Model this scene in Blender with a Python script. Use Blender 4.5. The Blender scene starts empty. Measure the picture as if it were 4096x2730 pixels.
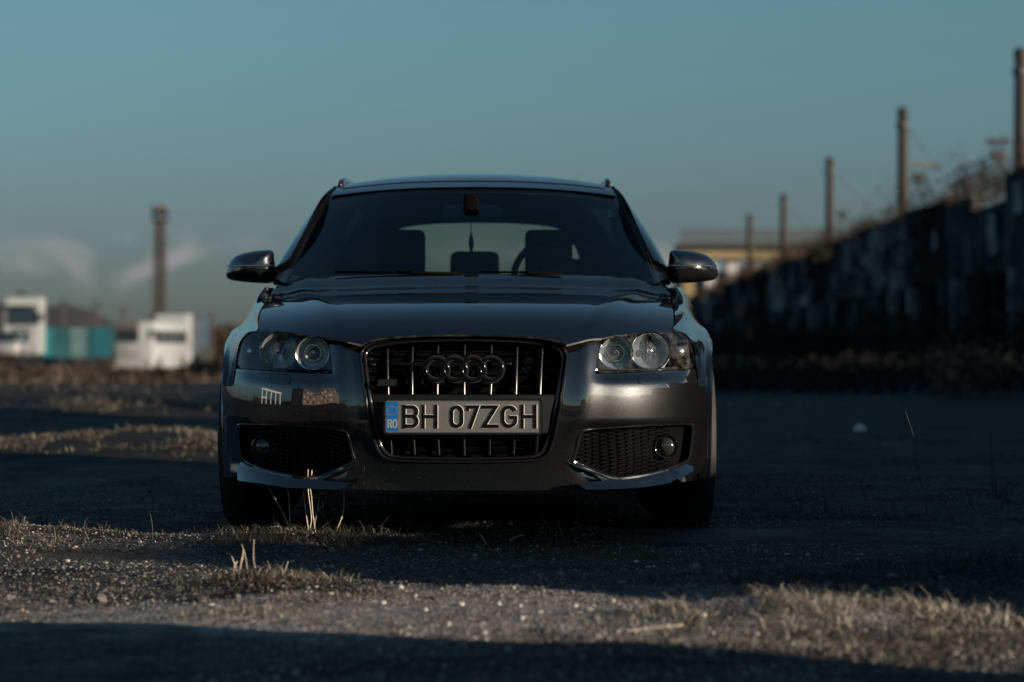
import bpy, bmesh, math, random
import numpy as np
from mathutils import Vector, Matrix
from mathutils.geometry import delaunay_2d_cdt
R = math.radians
random.seed(7); rng = np.random.default_rng(11)
SC = bpy.context.scene
COL = SC.collection

# ------------------------------------------------------------------ camera, sky, sun, exposure
CAM_H = 0.645
cam_d = bpy.data.cameras.new('camera'); cam = bpy.data.objects.new('camera', cam_d); COL.objects.link(cam)
cam.location = (0, 0, CAM_H); cam.rotation_euler = (R(90.165), 0, 0)
cam_d.lens = 85.2; cam_d.sensor_width = 36; cam_d.clip_start = 0.1; cam_d.clip_end = 20000
cam_d.dof.use_dof = True; cam_d.dof.focus_distance = 8.12; cam_d.dof.aperture_fstop = 2.6
SC.camera = cam
SUN_EL = R(11.5)
SUN_DIR = Vector((0.885, -0.465, 0)).normalized() * math.cos(SUN_EL) + Vector((0, 0, math.sin(SUN_EL)))
world = bpy.data.worlds.new('World'); SC.world = world; world.use_nodes = True
wn, wl = world.node_tree.nodes, world.node_tree.links
wn.clear()
def N(nt, t, **kw):
    n = nt.nodes.new(t)
    for k, v in kw.items(): setattr(n, k, v)
    return n
w_out = wn.new('ShaderNodeOutputWorld'); w_bg = wn.new('ShaderNodeBackground')
sky = wn.new('ShaderNodeTexSky'); sky.sky_type = 'NISHITA'; sky.sun_disc = False
sky.sun_elevation = SUN_EL; sky.sun_rotation = math.atan2(SUN_DIR.x, SUN_DIR.y)
sky.air_density = 1.0; sky.dust_density = 0.6; sky.ozone_density = 2.6; sky.altitude = 100
tint = wn.new('ShaderNodeMix'); tint.data_type = 'RGBA'; tint.blend_type = 'MULTIPLY'; tint.inputs[0].default_value = 1
tint.inputs[7].default_value = (0.81, 1.0, 0.95, 1)
wl.new(sky.outputs[0], tint.inputs[6])
# greyer, dimmer air towards the horizon all round
hz_s = wn.new('ShaderNodeSeparateXYZ'); hz_t = wn.new('ShaderNodeTexCoord'); wl.new(hz_t.outputs['Generated'], hz_s.inputs[0])
hz_m = wn.new('ShaderNodeMapRange'); hz_m.interpolation_type = 'SMOOTHSTEP'; hz_m.inputs[1].default_value = -0.01; hz_m.inputs[2].default_value = 0.17; wl.new(hz_s.outputs[2], hz_m.inputs[0])
hz_c = wn.new('ShaderNodeMix'); hz_c.data_type = 'RGBA'; 
# (the haze bank lies opposite the sun)
hz_d = wn.new('ShaderNodeVectorMath'); hz_d.operation = 'DOT_PRODUCT'; wl.new(hz_t.outputs['Generated'], hz_d.inputs[0]); hz_d.inputs[1].default_value = (SUN_DIR.x, SUN_DIR.y, 0)
hz_n = wn.new('ShaderNodeMapRange'); hz_n.interpolation_type = 'SMOOTHSTEP'; hz_n.inputs[1].default_value = -.35; hz_n.inputs[2].default_value = .4; wl.new(hz_d.outputs['Value'], hz_n.inputs[0])
hz_a = wn.new('ShaderNodeMath'); hz_a.operation = 'MAXIMUM'; wl.new(hz_m.outputs[0], hz_a.inputs[0]); wl.new(hz_n.outputs[0], hz_a.inputs[1]); wl.new(hz_a.outputs[0], hz_c.inputs[0]); hz_c.inputs[6].default_value = (.46, .44, .70, 1); hz_c.inputs[7].default_value = (1, 1, 1, 1)
hz_x = wn.new('ShaderNodeMix'); hz_x.data_type = 'RGBA'; hz_x.blend_type = 'MULTIPLY'; hz_x.inputs[0].default_value = 1; wl.new(tint.outputs[2], hz_x.inputs[6]); wl.new(hz_c.outputs[2], hz_x.inputs[7])
# faint pink-lit cloud banks low over the horizon
tc = wn.new('ShaderNodeTexCoord'); sep = wn.new('ShaderNodeSeparateXYZ'); wl.new(tc.outputs['Generated'], sep.inputs[0])
mp = wn.new('ShaderNodeMapping'); mp.inputs['Scale'].default_value = (9, 9, 17); mp.inputs['Location'].default_value = (3.1, 0.4, 0.35)
wl.new(tc.outputs['Generated'], mp.inputs[0])
nz = wn.new('ShaderNodeTexNoise'); nz.inputs['Scale'].default_value = 2.1; nz.inputs['Detail'].default_value = 5; nz.inputs['Distortion'].default_value = 1.6
wl.new(mp.outputs[0], nz.inputs['Vector'])
cr = wn.new('ShaderNodeMapRange'); cr.inputs[1].default_value = 0.47; cr.inputs[2].default_value = 0.70; wl.new(nz.outputs['Fac'], cr.inputs[0])
e1 = wn.new('ShaderNodeMapRange'); e1.interpolation_type = 'SMOOTHSTEP'; e1.inputs[1].default_value = 0.018; e1.inputs[2].default_value = 0.034; wl.new(sep.outputs[2], e1.inputs[0])
e2 = wn.new('ShaderNodeMapRange'); e2.interpolation_type = 'SMOOTHSTEP'; e2.inputs[1].default_value = 0.052; e2.inputs[2].default_value = 0.036; wl.new(sep.outputs[2], e2.inputs[0])
def wm(op, a, b):
    m = wn.new('ShaderNodeMath'); m.operation = op
    for i, v in enumerate((a, b)):
        if isinstance(v, (int, float)): m.inputs[i].default_value = v
        else: wl.new(v, m.inputs[i])
    return m.outputs[0]
mask = wm('MULTIPLY', wm('MULTIPLY', cr.outputs[0], wm('MULTIPLY', e1.outputs[0], e2.outputs[0])), 0.6)
cm = wn.new('ShaderNodeMix'); cm.data_type = 'RGBA'; wl.new(mask, cm.inputs[0]); wl.new(hz_x.outputs[2], cm.inputs[6])
cm.inputs[7].default_value = (4.6, 4.1, 4.3, 1)
wl.new(cm.outputs[2], w_bg.inputs[0]); w_bg.inputs[1].default_value = 0.05
wl.new(w_bg.outputs[0], w_out.inputs[0])
sun_d = bpy.data.lights.new('sun', 'SUN'); sun_d.energy = 5.0; sun_d.angle = R(0.53); sun_d.color = (1.0, 0.84, 0.68)
sun = bpy.data.objects.new('sun', sun_d); COL.objects.link(sun); sun.rotation_euler = SUN_DIR.to_track_quat('Z', 'Y').to_euler()
SC.view_settings.view_transform = 'Standard'; SC.view_settings.look = 'None'; SC.view_settings.gamma = 1
SC.view_settings.use_curve_mapping = False; SC.view_settings.exposure = 0.8
SC.cycles.use_denoising = True; SC.cycles.max_bounces = 8; SC.cycles.transparent_max_bounces = 12
SC.cycles.sample_clamp_indirect = 4; SC.cycles.caustics_reflective = False; SC.cycles.caustics_refractive = False

# ------------------------------------------------------------------ helpers
def tag(o, label=None, cat=None, group=None, kind=None):
    for k, v in (('label', label), ('category', cat), ('group', group), ('kind', kind)):
        if v: o[k] = v
    return o
def empty(name, loc=(0, 0, 0), rz=0, label=None, cat=None, group=None, kind=None):
    o = bpy.data.objects.new(name, None); COL.objects.link(o); o.location = loc; o.rotation_euler = (0, 0, rz); o.empty_display_size = 0.1
    return tag(o, label, cat, group, kind)
def mesh(name, v, f, m=None, parent=None, smooth=False, normals=None):
    me = bpy.data.meshes.new(name); me.from_pydata([tuple(map(float, p)) for p in v], [], [tuple(map(int, q)) for q in f]); me.update()
    if m is not None:
        for mm in (m if isinstance(m, (list, tuple)) else [m]): me.materials.append(mm)
    if smooth is True: me.polygons.foreach_set('use_smooth', [True] * len(me.polygons))
    elif smooth: 
        me.polygons.foreach_set('use_smooth', [True] * len(me.polygons)); me.set_sharp_from_angle(angle=R(smooth))
    if normals is not None: me.normals_split_custom_set_from_vertices([tuple(map(float, n)) for n in normals])
    o = bpy.data.objects.new(name, me); COL.objects.link(o)
    if parent is not None: o.parent = parent
    return o
class MB:
    """collects simple solids into one mesh"""
    def __init__(s): s.v = []; s.f = []
    def add(s, v, f):
        n = len(s.v); s.v += [tuple(p) for p in v]; s.f += [tuple(i + n for i in q) for q in f]; return s
    def box(s, c, d, rz=0, b=0.0):
        x, y, z = (q / 2 for q in d); ca, sa = math.cos(rz), math.sin(rz)
        if b <= 0:
            P = [(sx * x, sy * y, sz * z) for sz in (-1, 1) for sy in (-1, 1) for sx in (-1, 1)]
            Fc = [(0, 2, 3, 1), (4, 5, 7, 6), (0, 1, 5, 4), (2, 6, 7, 3), (0, 4, 6, 2), (1, 3, 7, 5)]
        else:
            bm = bmesh.new(); bmesh.ops.create_cube(bm, size=1)
            for q in bm.verts: q.co = Vector((q.co.x * 2 * x, q.co.y * 2 * y, q.co.z * 2 * z))
            bmesh.ops.bevel(bm, geom=bm.edges[:], offset=b, segments=2, affect='EDGES', profile=0.5)
            bm.verts.index_update(); P = [tuple(q.co) for q in bm.verts]; Fc = [tuple(q.index for q in f.verts) for f in bm.faces]; bm.free()
        return s.add([(c[0] + p[0] * ca - p[1] * sa, c[1] + p[0] * sa + p[1] * ca, c[2] + p[2]) for p in P], Fc)
    def tube(s, pts, r, n=6, caps=True):
        pts = [Vector(p) for p in pts]; rr = r if isinstance(r, (list, tuple)) else [r] * len(pts)
        V = []; Fc = []
        up = Vector((0.3, 0.2, 1)).normalized(); prev = None
        for i, p in enumerate(pts):
            d = (pts[min(i + 1, len(pts) - 1)] - pts[max(i - 1, 0)]).normalized()
            a = d.cross(prev if prev is not None else up)
            if a.length < 1e-4: a = d.cross(Vector((1, 0, 0)))
            a.normalize(); b = d.cross(a).normalized(); prev = b.cross(d) * 1.0 if False else up if abs(d.dot(up)) < .95 else Vector((1, 0, 0))
            for k in range(n):
                t = 2 * math.pi * k / n; V.append(p + a * (math.cos(t) * rr[i]) + b * (math.sin(t) * rr[i]))
        for i in range(len(pts) - 1):
            for k in range(n):
                k2 = (k + 1) % n; Fc.append((i * n + k, i * n + k2, (i + 1) * n + k2, (i + 1) * n + k))
        if caps: Fc.append(tuple(range(n))[::-1]); Fc.append(tuple((len(pts) - 1) * n + k for k in range(n)))
        return s.add(V, Fc)
    def lathe(s, prof, c, axis='y', n=32):
        """prof: (radius, along axis) pairs"""
        V = []; Fc = []
        for r, h in prof:
            for k in range(n):
                t = 2 * math.pi * k / n; a, b = r * math.cos(t), r * math.sin(t)
                V.append({'x': (c[0] + h, c[1] + a, c[2] + b), 'y': (c[0] + a, c[1] + h, c[2] + b), 'z': (c[0] + a, c[1] + b, c[2] + h)}[axis])
        for i in range(len(prof) - 1):
            for k in range(n):
                k2 = (k + 1) % n; q = (i * n + k, (i + 1) * n + k, (i + 1) * n + k2, i * n + k2)
                Fc.append(q if axis != 'y' else q)
        return s.add(V, Fc)
    def sbox(s, c, d, e=0.35, nu=24, nv=14):
        """rounded block (superellipsoid)"""
        V = []; Fc = []
        sp = lambda a: math.copysign(abs(a) ** e, a)
        for i in range(nv + 1):
            ph = -math.pi / 2 + math.pi * i / nv
            for k in range(nu):
                t = 2 * math.pi * k / nu
                V.append((c[0] + d[0] / 2 * sp(math.cos(ph)) * sp(math.cos(t)), c[1] + d[1] / 2 * sp(math.cos(ph)) * sp(math.sin(t)), c[2] + d[2] / 2 * sp(math.sin(ph))))
        for i in range(nv):
            for k in range(nu):
                k2 = (k + 1) % nu; Fc.append((i * nu + k, i * nu + k2, (i + 1) * nu + k2, (i + 1) * nu + k))
        return s.add(V, Fc)
    def prism(s, poly, y0, y1):
        """poly in (x, z), extruded along y"""
        n = len(poly); V = [(p[0], y0, p[1]) for p in poly] + [(p[0], y1, p[1]) for p in poly]
        Fc = [tuple(range(n)), tuple(range(n, 2 * n))[::-1]] + [(i, i + n, (i + 1) % n + n, (i + 1) % n) for i in range(n)]
        return s.add(V, Fc)
    def build(s, name, m, parent=None, smooth=False):
        return mesh(name, s.v, s.f, m, parent, smooth)
def face_to(o, d):
    me = o.data; s = 0.0
    for p in me.polygons: s += p.area * (p.normal.x * d[0] + p.normal.y * d[1] + p.normal.z * d[2])
    if s < 0: me.flip_normals()
    return o
def link_copy(o, parent=None, name=None):
    c = o.copy(); COL.objects.link(c); c.parent = parent
    for ch in list(o.children): link_copy(ch, c)
    return c
def spline(xs, ys):
    """natural cubic spline"""
    xs = np.asarray(xs, float); ys = np.asarray(ys, float); n = len(xs); h = np.diff(xs)
    A = np.zeros((n, n)); shp = ys.shape[1:]; B = np.zeros((n,) + shp); A[0, 0] = A[-1, -1] = 1
    for i in range(1, n - 1):
        A[i, i - 1] = h[i - 1]; A[i, i] = 2 * (h[i - 1] + h[i]); A[i, i + 1] = h[i]
        B[i] = 6 * ((ys[i + 1] - ys[i]) / h[i] - (ys[i] - ys[i - 1]) / h[i - 1])
    M = np.linalg.solve(A, B.reshape(n, -1)).reshape((n,) + shp)
    def f(x):
        x = np.asarray(x, float); i = np.clip(np.searchsorted(xs, x) - 1, 0, n - 2); t = x - xs[i]; hi = h[i]
        if shp: t = t[..., None]; hi = hi[..., None]
        a = (M[i + 1] - M[i]) / (6 * hi); b = M[i] / 2; c = (ys[i + 1] - ys[i]) / hi - hi * (2 * M[i] + M[i + 1]) / 6
        lo = (x < xs[0]); hi_ = (x > xs[-1])
        r = ys[i] + t * (c + t * (b + t * a))
        if not shp:
            c0 = (ys[1] - ys[0]) / h[0] - h[0] * (2 * M[0] + M[1]) / 6
            r = np.where(lo, ys[0] + (x - xs[0]) * c0, r)
            cn = (ys[-1] - ys[-2]) / h[-1] + h[-1] * (2 * M[-1] + M[-2]) / 6
            r = np.where(hi_, ys[-1] + (x - xs[-1]) * cn, r)
        return r
    return f
def resample(pts, n, closed=False, smooth=False):
    P = np.asarray(pts, float)
    if closed: P = np.vstack([P, P[:1]])
    d = np.r_[0, np.cumsum(np.linalg.norm(np.diff(P, axis=0), axis=1))]
    t = np.linspace(0, d[-1], n, endpoint=not closed)
    if smooth: return spline(d, P)(t)
    return np.stack([np.interp(t, d, P[:, k]) for k in range(P.shape[1])], 1)
def chaikin(P, it=2, closed=False):
    P = np.asarray(P, float)
    for _ in range(it):
        if closed:
            Q = np.roll(P, -1, 0); P = np.stack([.75 * P + .25 * Q, .25 * P + .75 * Q], 1).reshape(-1, P.shape[1])
        else:
            a, b = P[:-1], P[1:]; Q = np.stack([.75 * a + .25 * b, .25 * a + .75 * b], 1).reshape(-1, P.shape[1]); P = np.vstack([P[:1], Q[1:-1], P[-1:]])
    return P
def sstep(a, b, x):
    t = np.clip((np.asarray(x, float) - a) / (b - a), 0, 1); return t * t * t * (t * (t * 6 - 15) + 10)
def vnoise(x, y, seed=0):
    """smooth value noise, numpy"""
    xi = np.floor(x).astype(np.int64); yi = np.floor(y).astype(np.int64); fx = x - xi; fy = y - yi
    def h(a, b):
        n = (a * 374761393 + b * 668265263 + seed * 1442695041) & 0x7fffffff
        n = ((n ^ (n >> 13)) * 1274126177) & 0x7fffffff; n = n ^ (n >> 16)
        return (n & 0xffff) / 65535.0
    u = fx * fx * (3 - 2 * fx); w = fy * fy * (3 - 2 * fy)
    return (h(xi, yi) * (1 - u) + h(xi + 1, yi) * u) * (1 - w) + (h(xi, yi + 1) * (1 - u) + h(xi + 1, yi + 1) * u) * w
def fbm(x, y, seed=0, oct=4):
    s = 0; a = 0.5; 
    for i in range(oct): s = s + a * vnoise(x * 2 ** i, y * 2 ** i, seed + i); a *= .5
    return s
def loft(rows, nu, nv):
    """rows [r][c] control points -> dense grid verts, faces, normals"""
    C = np.asarray(rows, float); r, c = C.shape[:2]
    g = spline(np.arange(c), np.transpose(C, (1, 0, 2)).reshape(c, -1))(np.linspace(0, c - 1, nu)).reshape(nu, r, 3)
    g = spline(np.arange(r), np.transpose(g, (1, 0, 2)).reshape(r, -1))(np.linspace(0, r - 1, nv)).reshape(nv, nu, 3)
    V = g.reshape(-1, 3); Fc = [(i * nu + k, i * nu + k + 1, (i + 1) * nu + k + 1, (i + 1) * nu + k) for i in range(nv - 1) for k in range(nu - 1)]
    return V, Fc, g
def cdt(outline, holes=(), inner=None):
    """fill a 2D outline (minus holes) using interior points; returns verts, faces"""
    pts = []; edges = []
    def ring(P):
        s = len(pts); pts.extend([Vector((float(a), float(b))) for a, b in P]); n = len(P)
        edges.extend([(s + i, s + (i + 1) % n) for i in range(n)])
    ring(outline)
    for h in holes: ring(h)
    O = np.asarray(outline, float)
    def inside(P, Q):
        x, y = P[:, 0], P[:, 1]; r = np.zeros(len(P), bool); j = len(Q) - 1
        for i in range(len(Q)):
            xi, yi = Q[i]; xj, yj = Q[j]
            c = ((yi > y) != (yj > y)) & (x < (xj - xi) * (y - yi) / (yj - yi + 1e-12) + xi); r ^= c; j = i
        return r
    if inner is not None and len(inner):
        I = np.asarray(inner, float); k = inside(I, O)
        for h in holes: k &= ~inside(I, np.asarray(h, float))
        I = I[k]; B = np.array([tuple(p) for p in pts])
        if len(I):
            dm = np.min(np.linalg.norm(I[:, None] - B[None], axis=2), axis=1) if len(I) * len(B) < 4e7 else np.ones(len(I))
            I = I[dm > 0.0022]
        pts.extend([Vector((float(a), float(b))) for a, b in I])
    r = delaunay_2d_cdt(pts, edges, [], 0, 1e-6)
    V = np.array([tuple(p) for p in r[0]]); Fc = [tuple(f) for f in r[2]]
    cen = np.array([V[list(f)].mean(0) for f in Fc]); k = inside(cen, O)
    for h in holes: k &= ~inside(cen, np.asarray(h, float))
    Fc = [f for f, q in zip(Fc, k) if q]
    out = []
    for f in Fc:
        a, b, c = V[f[0]], V[f[1]], V[f[2]]
        if (b[0] - a[0]) * (c[1] - a[1]) - (b[1] - a[1]) * (c[0] - a[0]) < 0: f = f[::-1]
        out.append(tuple(f))
    return V, out

# ------------------------------------------------------------------ materials
def mat(name, col, rough=0.6, metal=0.0, coat=0.0, coat_r=0.03, var=0.0, vscale=8, bump=0.0, bscale=60, spec=0.5, col2=None, detail=5, emit=None):
    m = bpy.data.materials.new(name); m.use_nodes = True; nt = m.node_tree; b = nt.nodes['Principled BSDF']
    b.inputs['Base Color'].default_value = (*col, 1); b.inputs['Roughness'].default_value = rough; b.inputs['Metallic'].default_value = metal
    b.inputs['Coat Weight'].default_value = coat; b.inputs['Coat Roughness'].default_value = coat_r; b.inputs['Specular IOR Level'].default_value = spec
    tcn = N(nt, 'ShaderNodeTexCoord')
    if var or col2:
        n = N(nt, 'ShaderNodeTexNoise'); n.inputs['Scale'].default_value = vscale; n.inputs['Detail'].default_value = detail
        nt.links.new(tcn.outputs['Object'], n.inputs['Vector'])
        mr = N(nt, 'ShaderNodeMapRange'); mr.inputs[1].default_value = .35; mr.inputs[2].default_value = .65; nt.links.new(n.outputs['Fac'], mr.inputs[0])
        mx = N(nt, 'ShaderNodeMix'); mx.data_type = 'RGBA'
        c2 = col2 if col2 else tuple(c * (1 - var) for c in col)
        mx.inputs[6].default_value = (*col, 1); mx.inputs[7].default_value = (*c2, 1)
        nt.links.new(mr.outputs[0], mx.inputs[0]); nt.links.new(mx.outputs[2], b.inputs['Base Color'])
    if bump:
        n2 = N(nt, 'ShaderNodeTexNoise'); n2.inputs['Scale'].default_value = bscale; n2.inputs['Detail'].default_value = 6
        nt.links.new(tcn.outputs['Object'], n2.inputs['Vector'])
        bp = N(nt, 'ShaderNodeBump'); bp.inputs['Strength'].default_value = bump; bp.inputs['Distance'].default_value = 0.3 / bscale
        nt.links.new(n2.outputs['Fac'], bp.inputs['Height']); nt.links.new(bp.outputs[0], b.inputs['Normal'])
    return m
def glass(name, tintc=(1, 1, 1), ior=1.5, gain=1.0, rough=0.0, lit_dirt=0.0):
    m = bpy.data.materials.new(name); m.use_nodes = True; nt = m.node_tree; nt.nodes.clear()
    o = N(nt, 'ShaderNodeOutputMaterial'); mx = N(nt, 'ShaderNodeMixShader'); t = N(nt, 'ShaderNodeBsdfTransparent'); g = N(nt, 'ShaderNodeBsdfGlossy')
    fr = N(nt, 'ShaderNodeFresnel'); fr.inputs[0].default_value = ior
    t.inputs[0].default_value = (*tintc, 1); g.inputs[0].default_value = (gain, gain, gain, 1); g.inputs['Roughness'].default_value = rough
    nt.links.new(fr.outputs[0], mx.inputs[0]); nt.links.new(t.outputs[0], mx.inputs[1]); nt.links.new(g.outputs[0], mx.inputs[2])
    last = mx.outputs[0]
    if lit_dirt:
        d = N(nt, 'ShaderNodeBsdfDiffuse'); d.inputs[0].default_value = (.35, .34, .32, 1); m2 = N(nt, 'ShaderNodeMixShader')
        tcn = N(nt, 'ShaderNodeTexCoord'); n = N(nt, 'ShaderNodeTexNoise'); n.inputs['Scale'].default_value = 30; n.inputs['Detail'].default_value = 8
        nt.links.new(tcn.outputs['Object'], n.inputs['Vector']); mr = N(nt, 'ShaderNodeMapRange'); mr.inputs[1].default_value = .4; mr.inputs[2].default_value = .8; mr.inputs[4].default_value = lit_dirt
        nt.links.new(n.outputs['Fac'], mr.inputs[0]); nt.links.new(mr.outputs[0], m2.inputs[0]); nt.links.new(last, m2.inputs[1]); nt.links.new(d.outputs[0], m2.inputs[2]); last = m2.outputs[0]
    nt.links.new(last, o.inputs[0]); return m
# dark grey metallic car paint with flakes and faint dust
def paint():
    m = bpy.data.materials.new('metallic_paint'); m.use_nodes = True; nt = m.node_tree; b = nt.nodes['Principled BSDF']
    b.inputs['Metallic'].default_value = 0.9; b.inputs['Roughness'].default_value = 0.37; b.inputs['Specular Tint'].default_value = (.35, .36, .38, 1); b.inputs['Coat Weight'].default_value = 1; b.inputs['Coat Roughness'].default_value = 0.015
    b.inputs['Coat IOR'].default_value = 2.1
    t = N(nt, 'ShaderNodeTexCoord')
    v = N(nt, 'ShaderNodeTexVoronoi'); v.inputs['Scale'].default_value = 900; nt.links.new(t.outputs['Object'], v.inputs['Vector'])
    mr = N(nt, 'ShaderNodeMapRange'); mr.inputs[3].default_value = 0.005; mr.inputs[4].default_value = 0.044
    s = N(nt, 'ShaderNodeSeparateColor'); nt.links.new(v.outputs['Color'], s.inputs[0]); nt.links.new(s.outputs[0], mr.inputs[0])
    c = N(nt, 'ShaderNodeCombineColor')
    for i, k in enumerate((.94, .98, 1.0)):
        mm = N(nt, 'ShaderNodeMath', operation='MULTIPLY'); mm.inputs[1].default_value = k; nt.links.new(mr.outputs[0], mm.inputs[0]); nt.links.new(mm.outputs[0], c.inputs[i])
    # stone chips and dried specks
    n = N(nt, 'ShaderNodeTexVoronoi'); n.inputs['Scale'].default_value = 26; nt.links.new(t.outputs['Object'], n.inputs['Vector'])
    lt = N(nt, 'ShaderNodeMapRange'); lt.inputs[1].default_value = .050; lt.inputs[2].default_value = .03; nt.links.new(n.outputs['Distance'], lt.inputs[0])
    sc2 = N(nt, 'ShaderNodeSeparateColor'); nt.links.new(n.outputs['Color'], sc2.inputs[0]); gt = N(nt, 'ShaderNodeMath', operation='GREATER_THAN'); gt.inputs[1].default_value = .55; nt.links.new(sc2.outputs[1], gt.inputs[0])
    lm = N(nt, 'ShaderNodeMath', operation='MULTIPLY'); nt.links.new(lt.outputs[0], lm.inputs[0]); nt.links.new(gt.outputs[0], lm.inputs[1])
    mx = N(nt, 'ShaderNodeMix'); mx.data_type = 'RGBA'; mx.inputs[7].default_value = (.45, .43, .40, 1); nt.links.new(lm.outputs[0], mx.inputs[0]); nt.links.new(c.outputs[0], mx.inputs[6])
    nt.links.new(mx.outputs[2], b.inputs['Base Color'])
    n3 = N(nt, 'ShaderNodeTexNoise'); n3.inputs['Scale'].default_value = 7; n3.inputs['Detail'].default_value = 6; nt.links.new(t.outputs['Object'], n3.inputs['Vector'])
    m3 = N(nt, 'ShaderNodeMapRange'); m3.inputs[1].default_value = .45; m3.inputs[2].default_value = .8; m3.inputs[3].default_value = .008; m3.inputs[4].default_value = .035
    nt.links.new(n3.outputs['Fac'], m3.inputs[0]); nt.links.new(m3.outputs[0], b.inputs['Coat Roughness'])
    return m
M = dict(
    paint=paint(),
    gloss=mat('gloss_black', (.008, .008, .009), .12, coat=.6),
    satin=mat('satin_black_plastic', (.012, .012, .013), .42, bump=.15, bscale=400),
    plastic=mat('grey_plastic', (.006, .0065, .007), .5, bump=.2, bscale=500, spec=.25),
    black=mat('black_void', (.003, .003, .003), .9, spec=.03),
    rubber=mat('rubber', (.012, .012, .012), .75, bump=.3, bscale=200, var=.3, vscale=20),
    chrome=mat('chrome', (.62, .62, .60), .14, 1.0),
    darkchrome=mat('dark_chrome', (.085, .08, .072), .28, 1.0),
    ring=mat('blackened_ring', (.004, .004, .004), .14, spec=.25),
    rim=mat('alloy', (.22, .22, .23), .3, 1.0),
    cloth=mat('seat_cloth', (.012, .012, .013), .85, bump=.3, bscale=300),
    plate=mat('plate_white', (.105, .105, .104), .30, coat=.3, var=.12, vscale=40),
    blue=mat('plate_blue', (.006, .085, .24), .3),
    yellow=mat('star_yellow', (.30, .20, .06), .3),
    ink=mat('plate_black', (.004, .004, .004), .35, spec=.10),
    reflector=mat('reflector', (.85, .87, .88), .24, .9),
    amber=mat('amber_lens', (.022, .010, .008), .3),
    lampdark=mat('lamp_bezel', (.07, .075, .08), .28, .8),
    bulb=mat('bulb_cap', (.5, .52, .55), .2, .9),
    lens=glass('lamp_glass', (.88, .92, .94), 1.5, 1.0, 0.0, lit_dirt=.13),  # pale lens dirt, strengthened to brighten the headlights
    windshield=glass('windscreen_glass', (.60, .66, .62), 1.52),
    rearglass=glass('rear_glass', (.62, .68, .62), 1.45),
    darkglass=glass('tinted_glass', (.03, .035, .035), 1.5),
    hexblack=mat('honeycomb_black', (.003, .003, .003), .16),
    slat=mat('slat_black', (.004, .004, .004), .35, spec=.12),
    pedge=mat('pressed_edge', (.42, .40, .37), .25, coat=.5),
    ro=mat('band_letter', (.16, .18, .19), .4),
    sticker=mat('green_sticker', (.02, .55, .34), .6),
)
# ------------------------------------------------------------------ car: shape functions
# local frame of the car: x to the picture's right, y back from the number plate, z up
CAR_X, CAR_Y = -0.16, 8.0
FPX = 5570.0
P_ = spline([0, .1, .2, .3, .4, .5, .6, .68, .75, .80, .84, .87, .89, .905], [0, .0025, .0095, .0215, .042, .076, .130, .195, .280, .370, .475, .600, .72, .88])
V_ = spline([.15, .20, .25, .30, .36, .42, .47, .51, .54, .57, .60, .65, .70, .76], [.028, .026, .022, .016, .007, .001, .0005, .005, .0115, .021, .033, .057, .087, .135])
def F(x, z):
    x = np.abs(np.asarray(x, float)); z = np.asarray(z, float)
    y = P_(x) + V_(z)
    y = y + .026 * sstep(.39, .50, x) * sstep(.515, .575, z) * (1 - .6 * sstep(.70, .80, x))
    # soft ridge beside the grille, and a slight hollow above the fog openings
    y = y - .010 * np.exp(-((x - (.405 + .12 * (z - .5))) / .045) ** 2) * sstep(.30, .42, z)
    y = y + .014 * sstep(.34, .46, x) * (1 - sstep(.365, .41, z)) * sstep(.2, .26, z)
    return y
HC = spline([-.12, -.02, .02, .045, .066, .092, .122, .158, .203, .261, .34, .455, .60, .776, .95, 1.07, 1.13, 1.18, 1.25, 1.32, 1.45], [.50, .612, .662, .6875, .703, .7176, .7325, .7475, .7628, .7785, .7947, .8125, .8295, .8455, .8585, .8665, .8705, .879, .905, .928, .955])
def H(x, y):
    x = np.abs(np.asarray(x, float)); y = np.asarray(y, float)
    w = 1 - .72 * sstep(.05, 1.15, y)
    xc = .40 + .20 * np.clip(y, 0, 1.2) / 1.0
    sp = .03 * np.log1p(np.exp(np.clip((x - xc) / .03, -30, 30)))
    return HC(y - P_(np.minimum(x, .80)) * w) - .035 * x * x - .10 * sp - 0.35 * np.maximum(x - .72, 0) ** 1.6 \
        + .006 * np.exp(-((x - xc) / .035) ** 2) * sstep(.0, .2, y)
def ray(xd, yd): return (xd - 1176.5) / FPX, (800 - yd) / FPX
def at(xd, yd, y):
    """point of the car at picture position and given depth behind the plate"""
    a, b = ray(xd, yd); Y = CAR_Y + y
    return (a * Y - CAR_X, y, CAM_H + b * Y)
def onF(xd, yd, off=0.0):
    y = .1
    for _ in range(60):
        p = at(xd, yd, y); y = y * .3 + .7 * (float(F(p[0], p[2])) + off)
    return at(xd, yd, y)
def onH(xd, yd):
    ys = np.linspace(-.05, 1.7, 1751); a, b = ray(xd, yd); d = H(a * (CAR_Y + ys) - CAR_X, ys) - (CAM_H + b * (CAR_Y + ys))
    i = int(np.argmax(d >= 0))
    if d[i] < 0: i = int(np.argmax(d)); return at(xd, yd, ys[i])
    t = 0 if i == 0 else d[i - 1] / (d[i - 1] - d[i]); return at(xd, yd, ys[max(i - 1, 0)] + t * .001)
def normF(x, z):
    e = 1e-3; sx = np.sign(x) + (x == 0)
    dx = (F(np.abs(x) + e, z) - F(np.abs(x) - e, z)) / (2 * e) * sx; dz = (F(x, z + e) - F(x, z - e)) / (2 * e)
    n = np.stack([dx, -np.ones_like(dx), dz], -1); return n / np.linalg.norm(n, axis=-1, keepdims=True)
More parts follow.
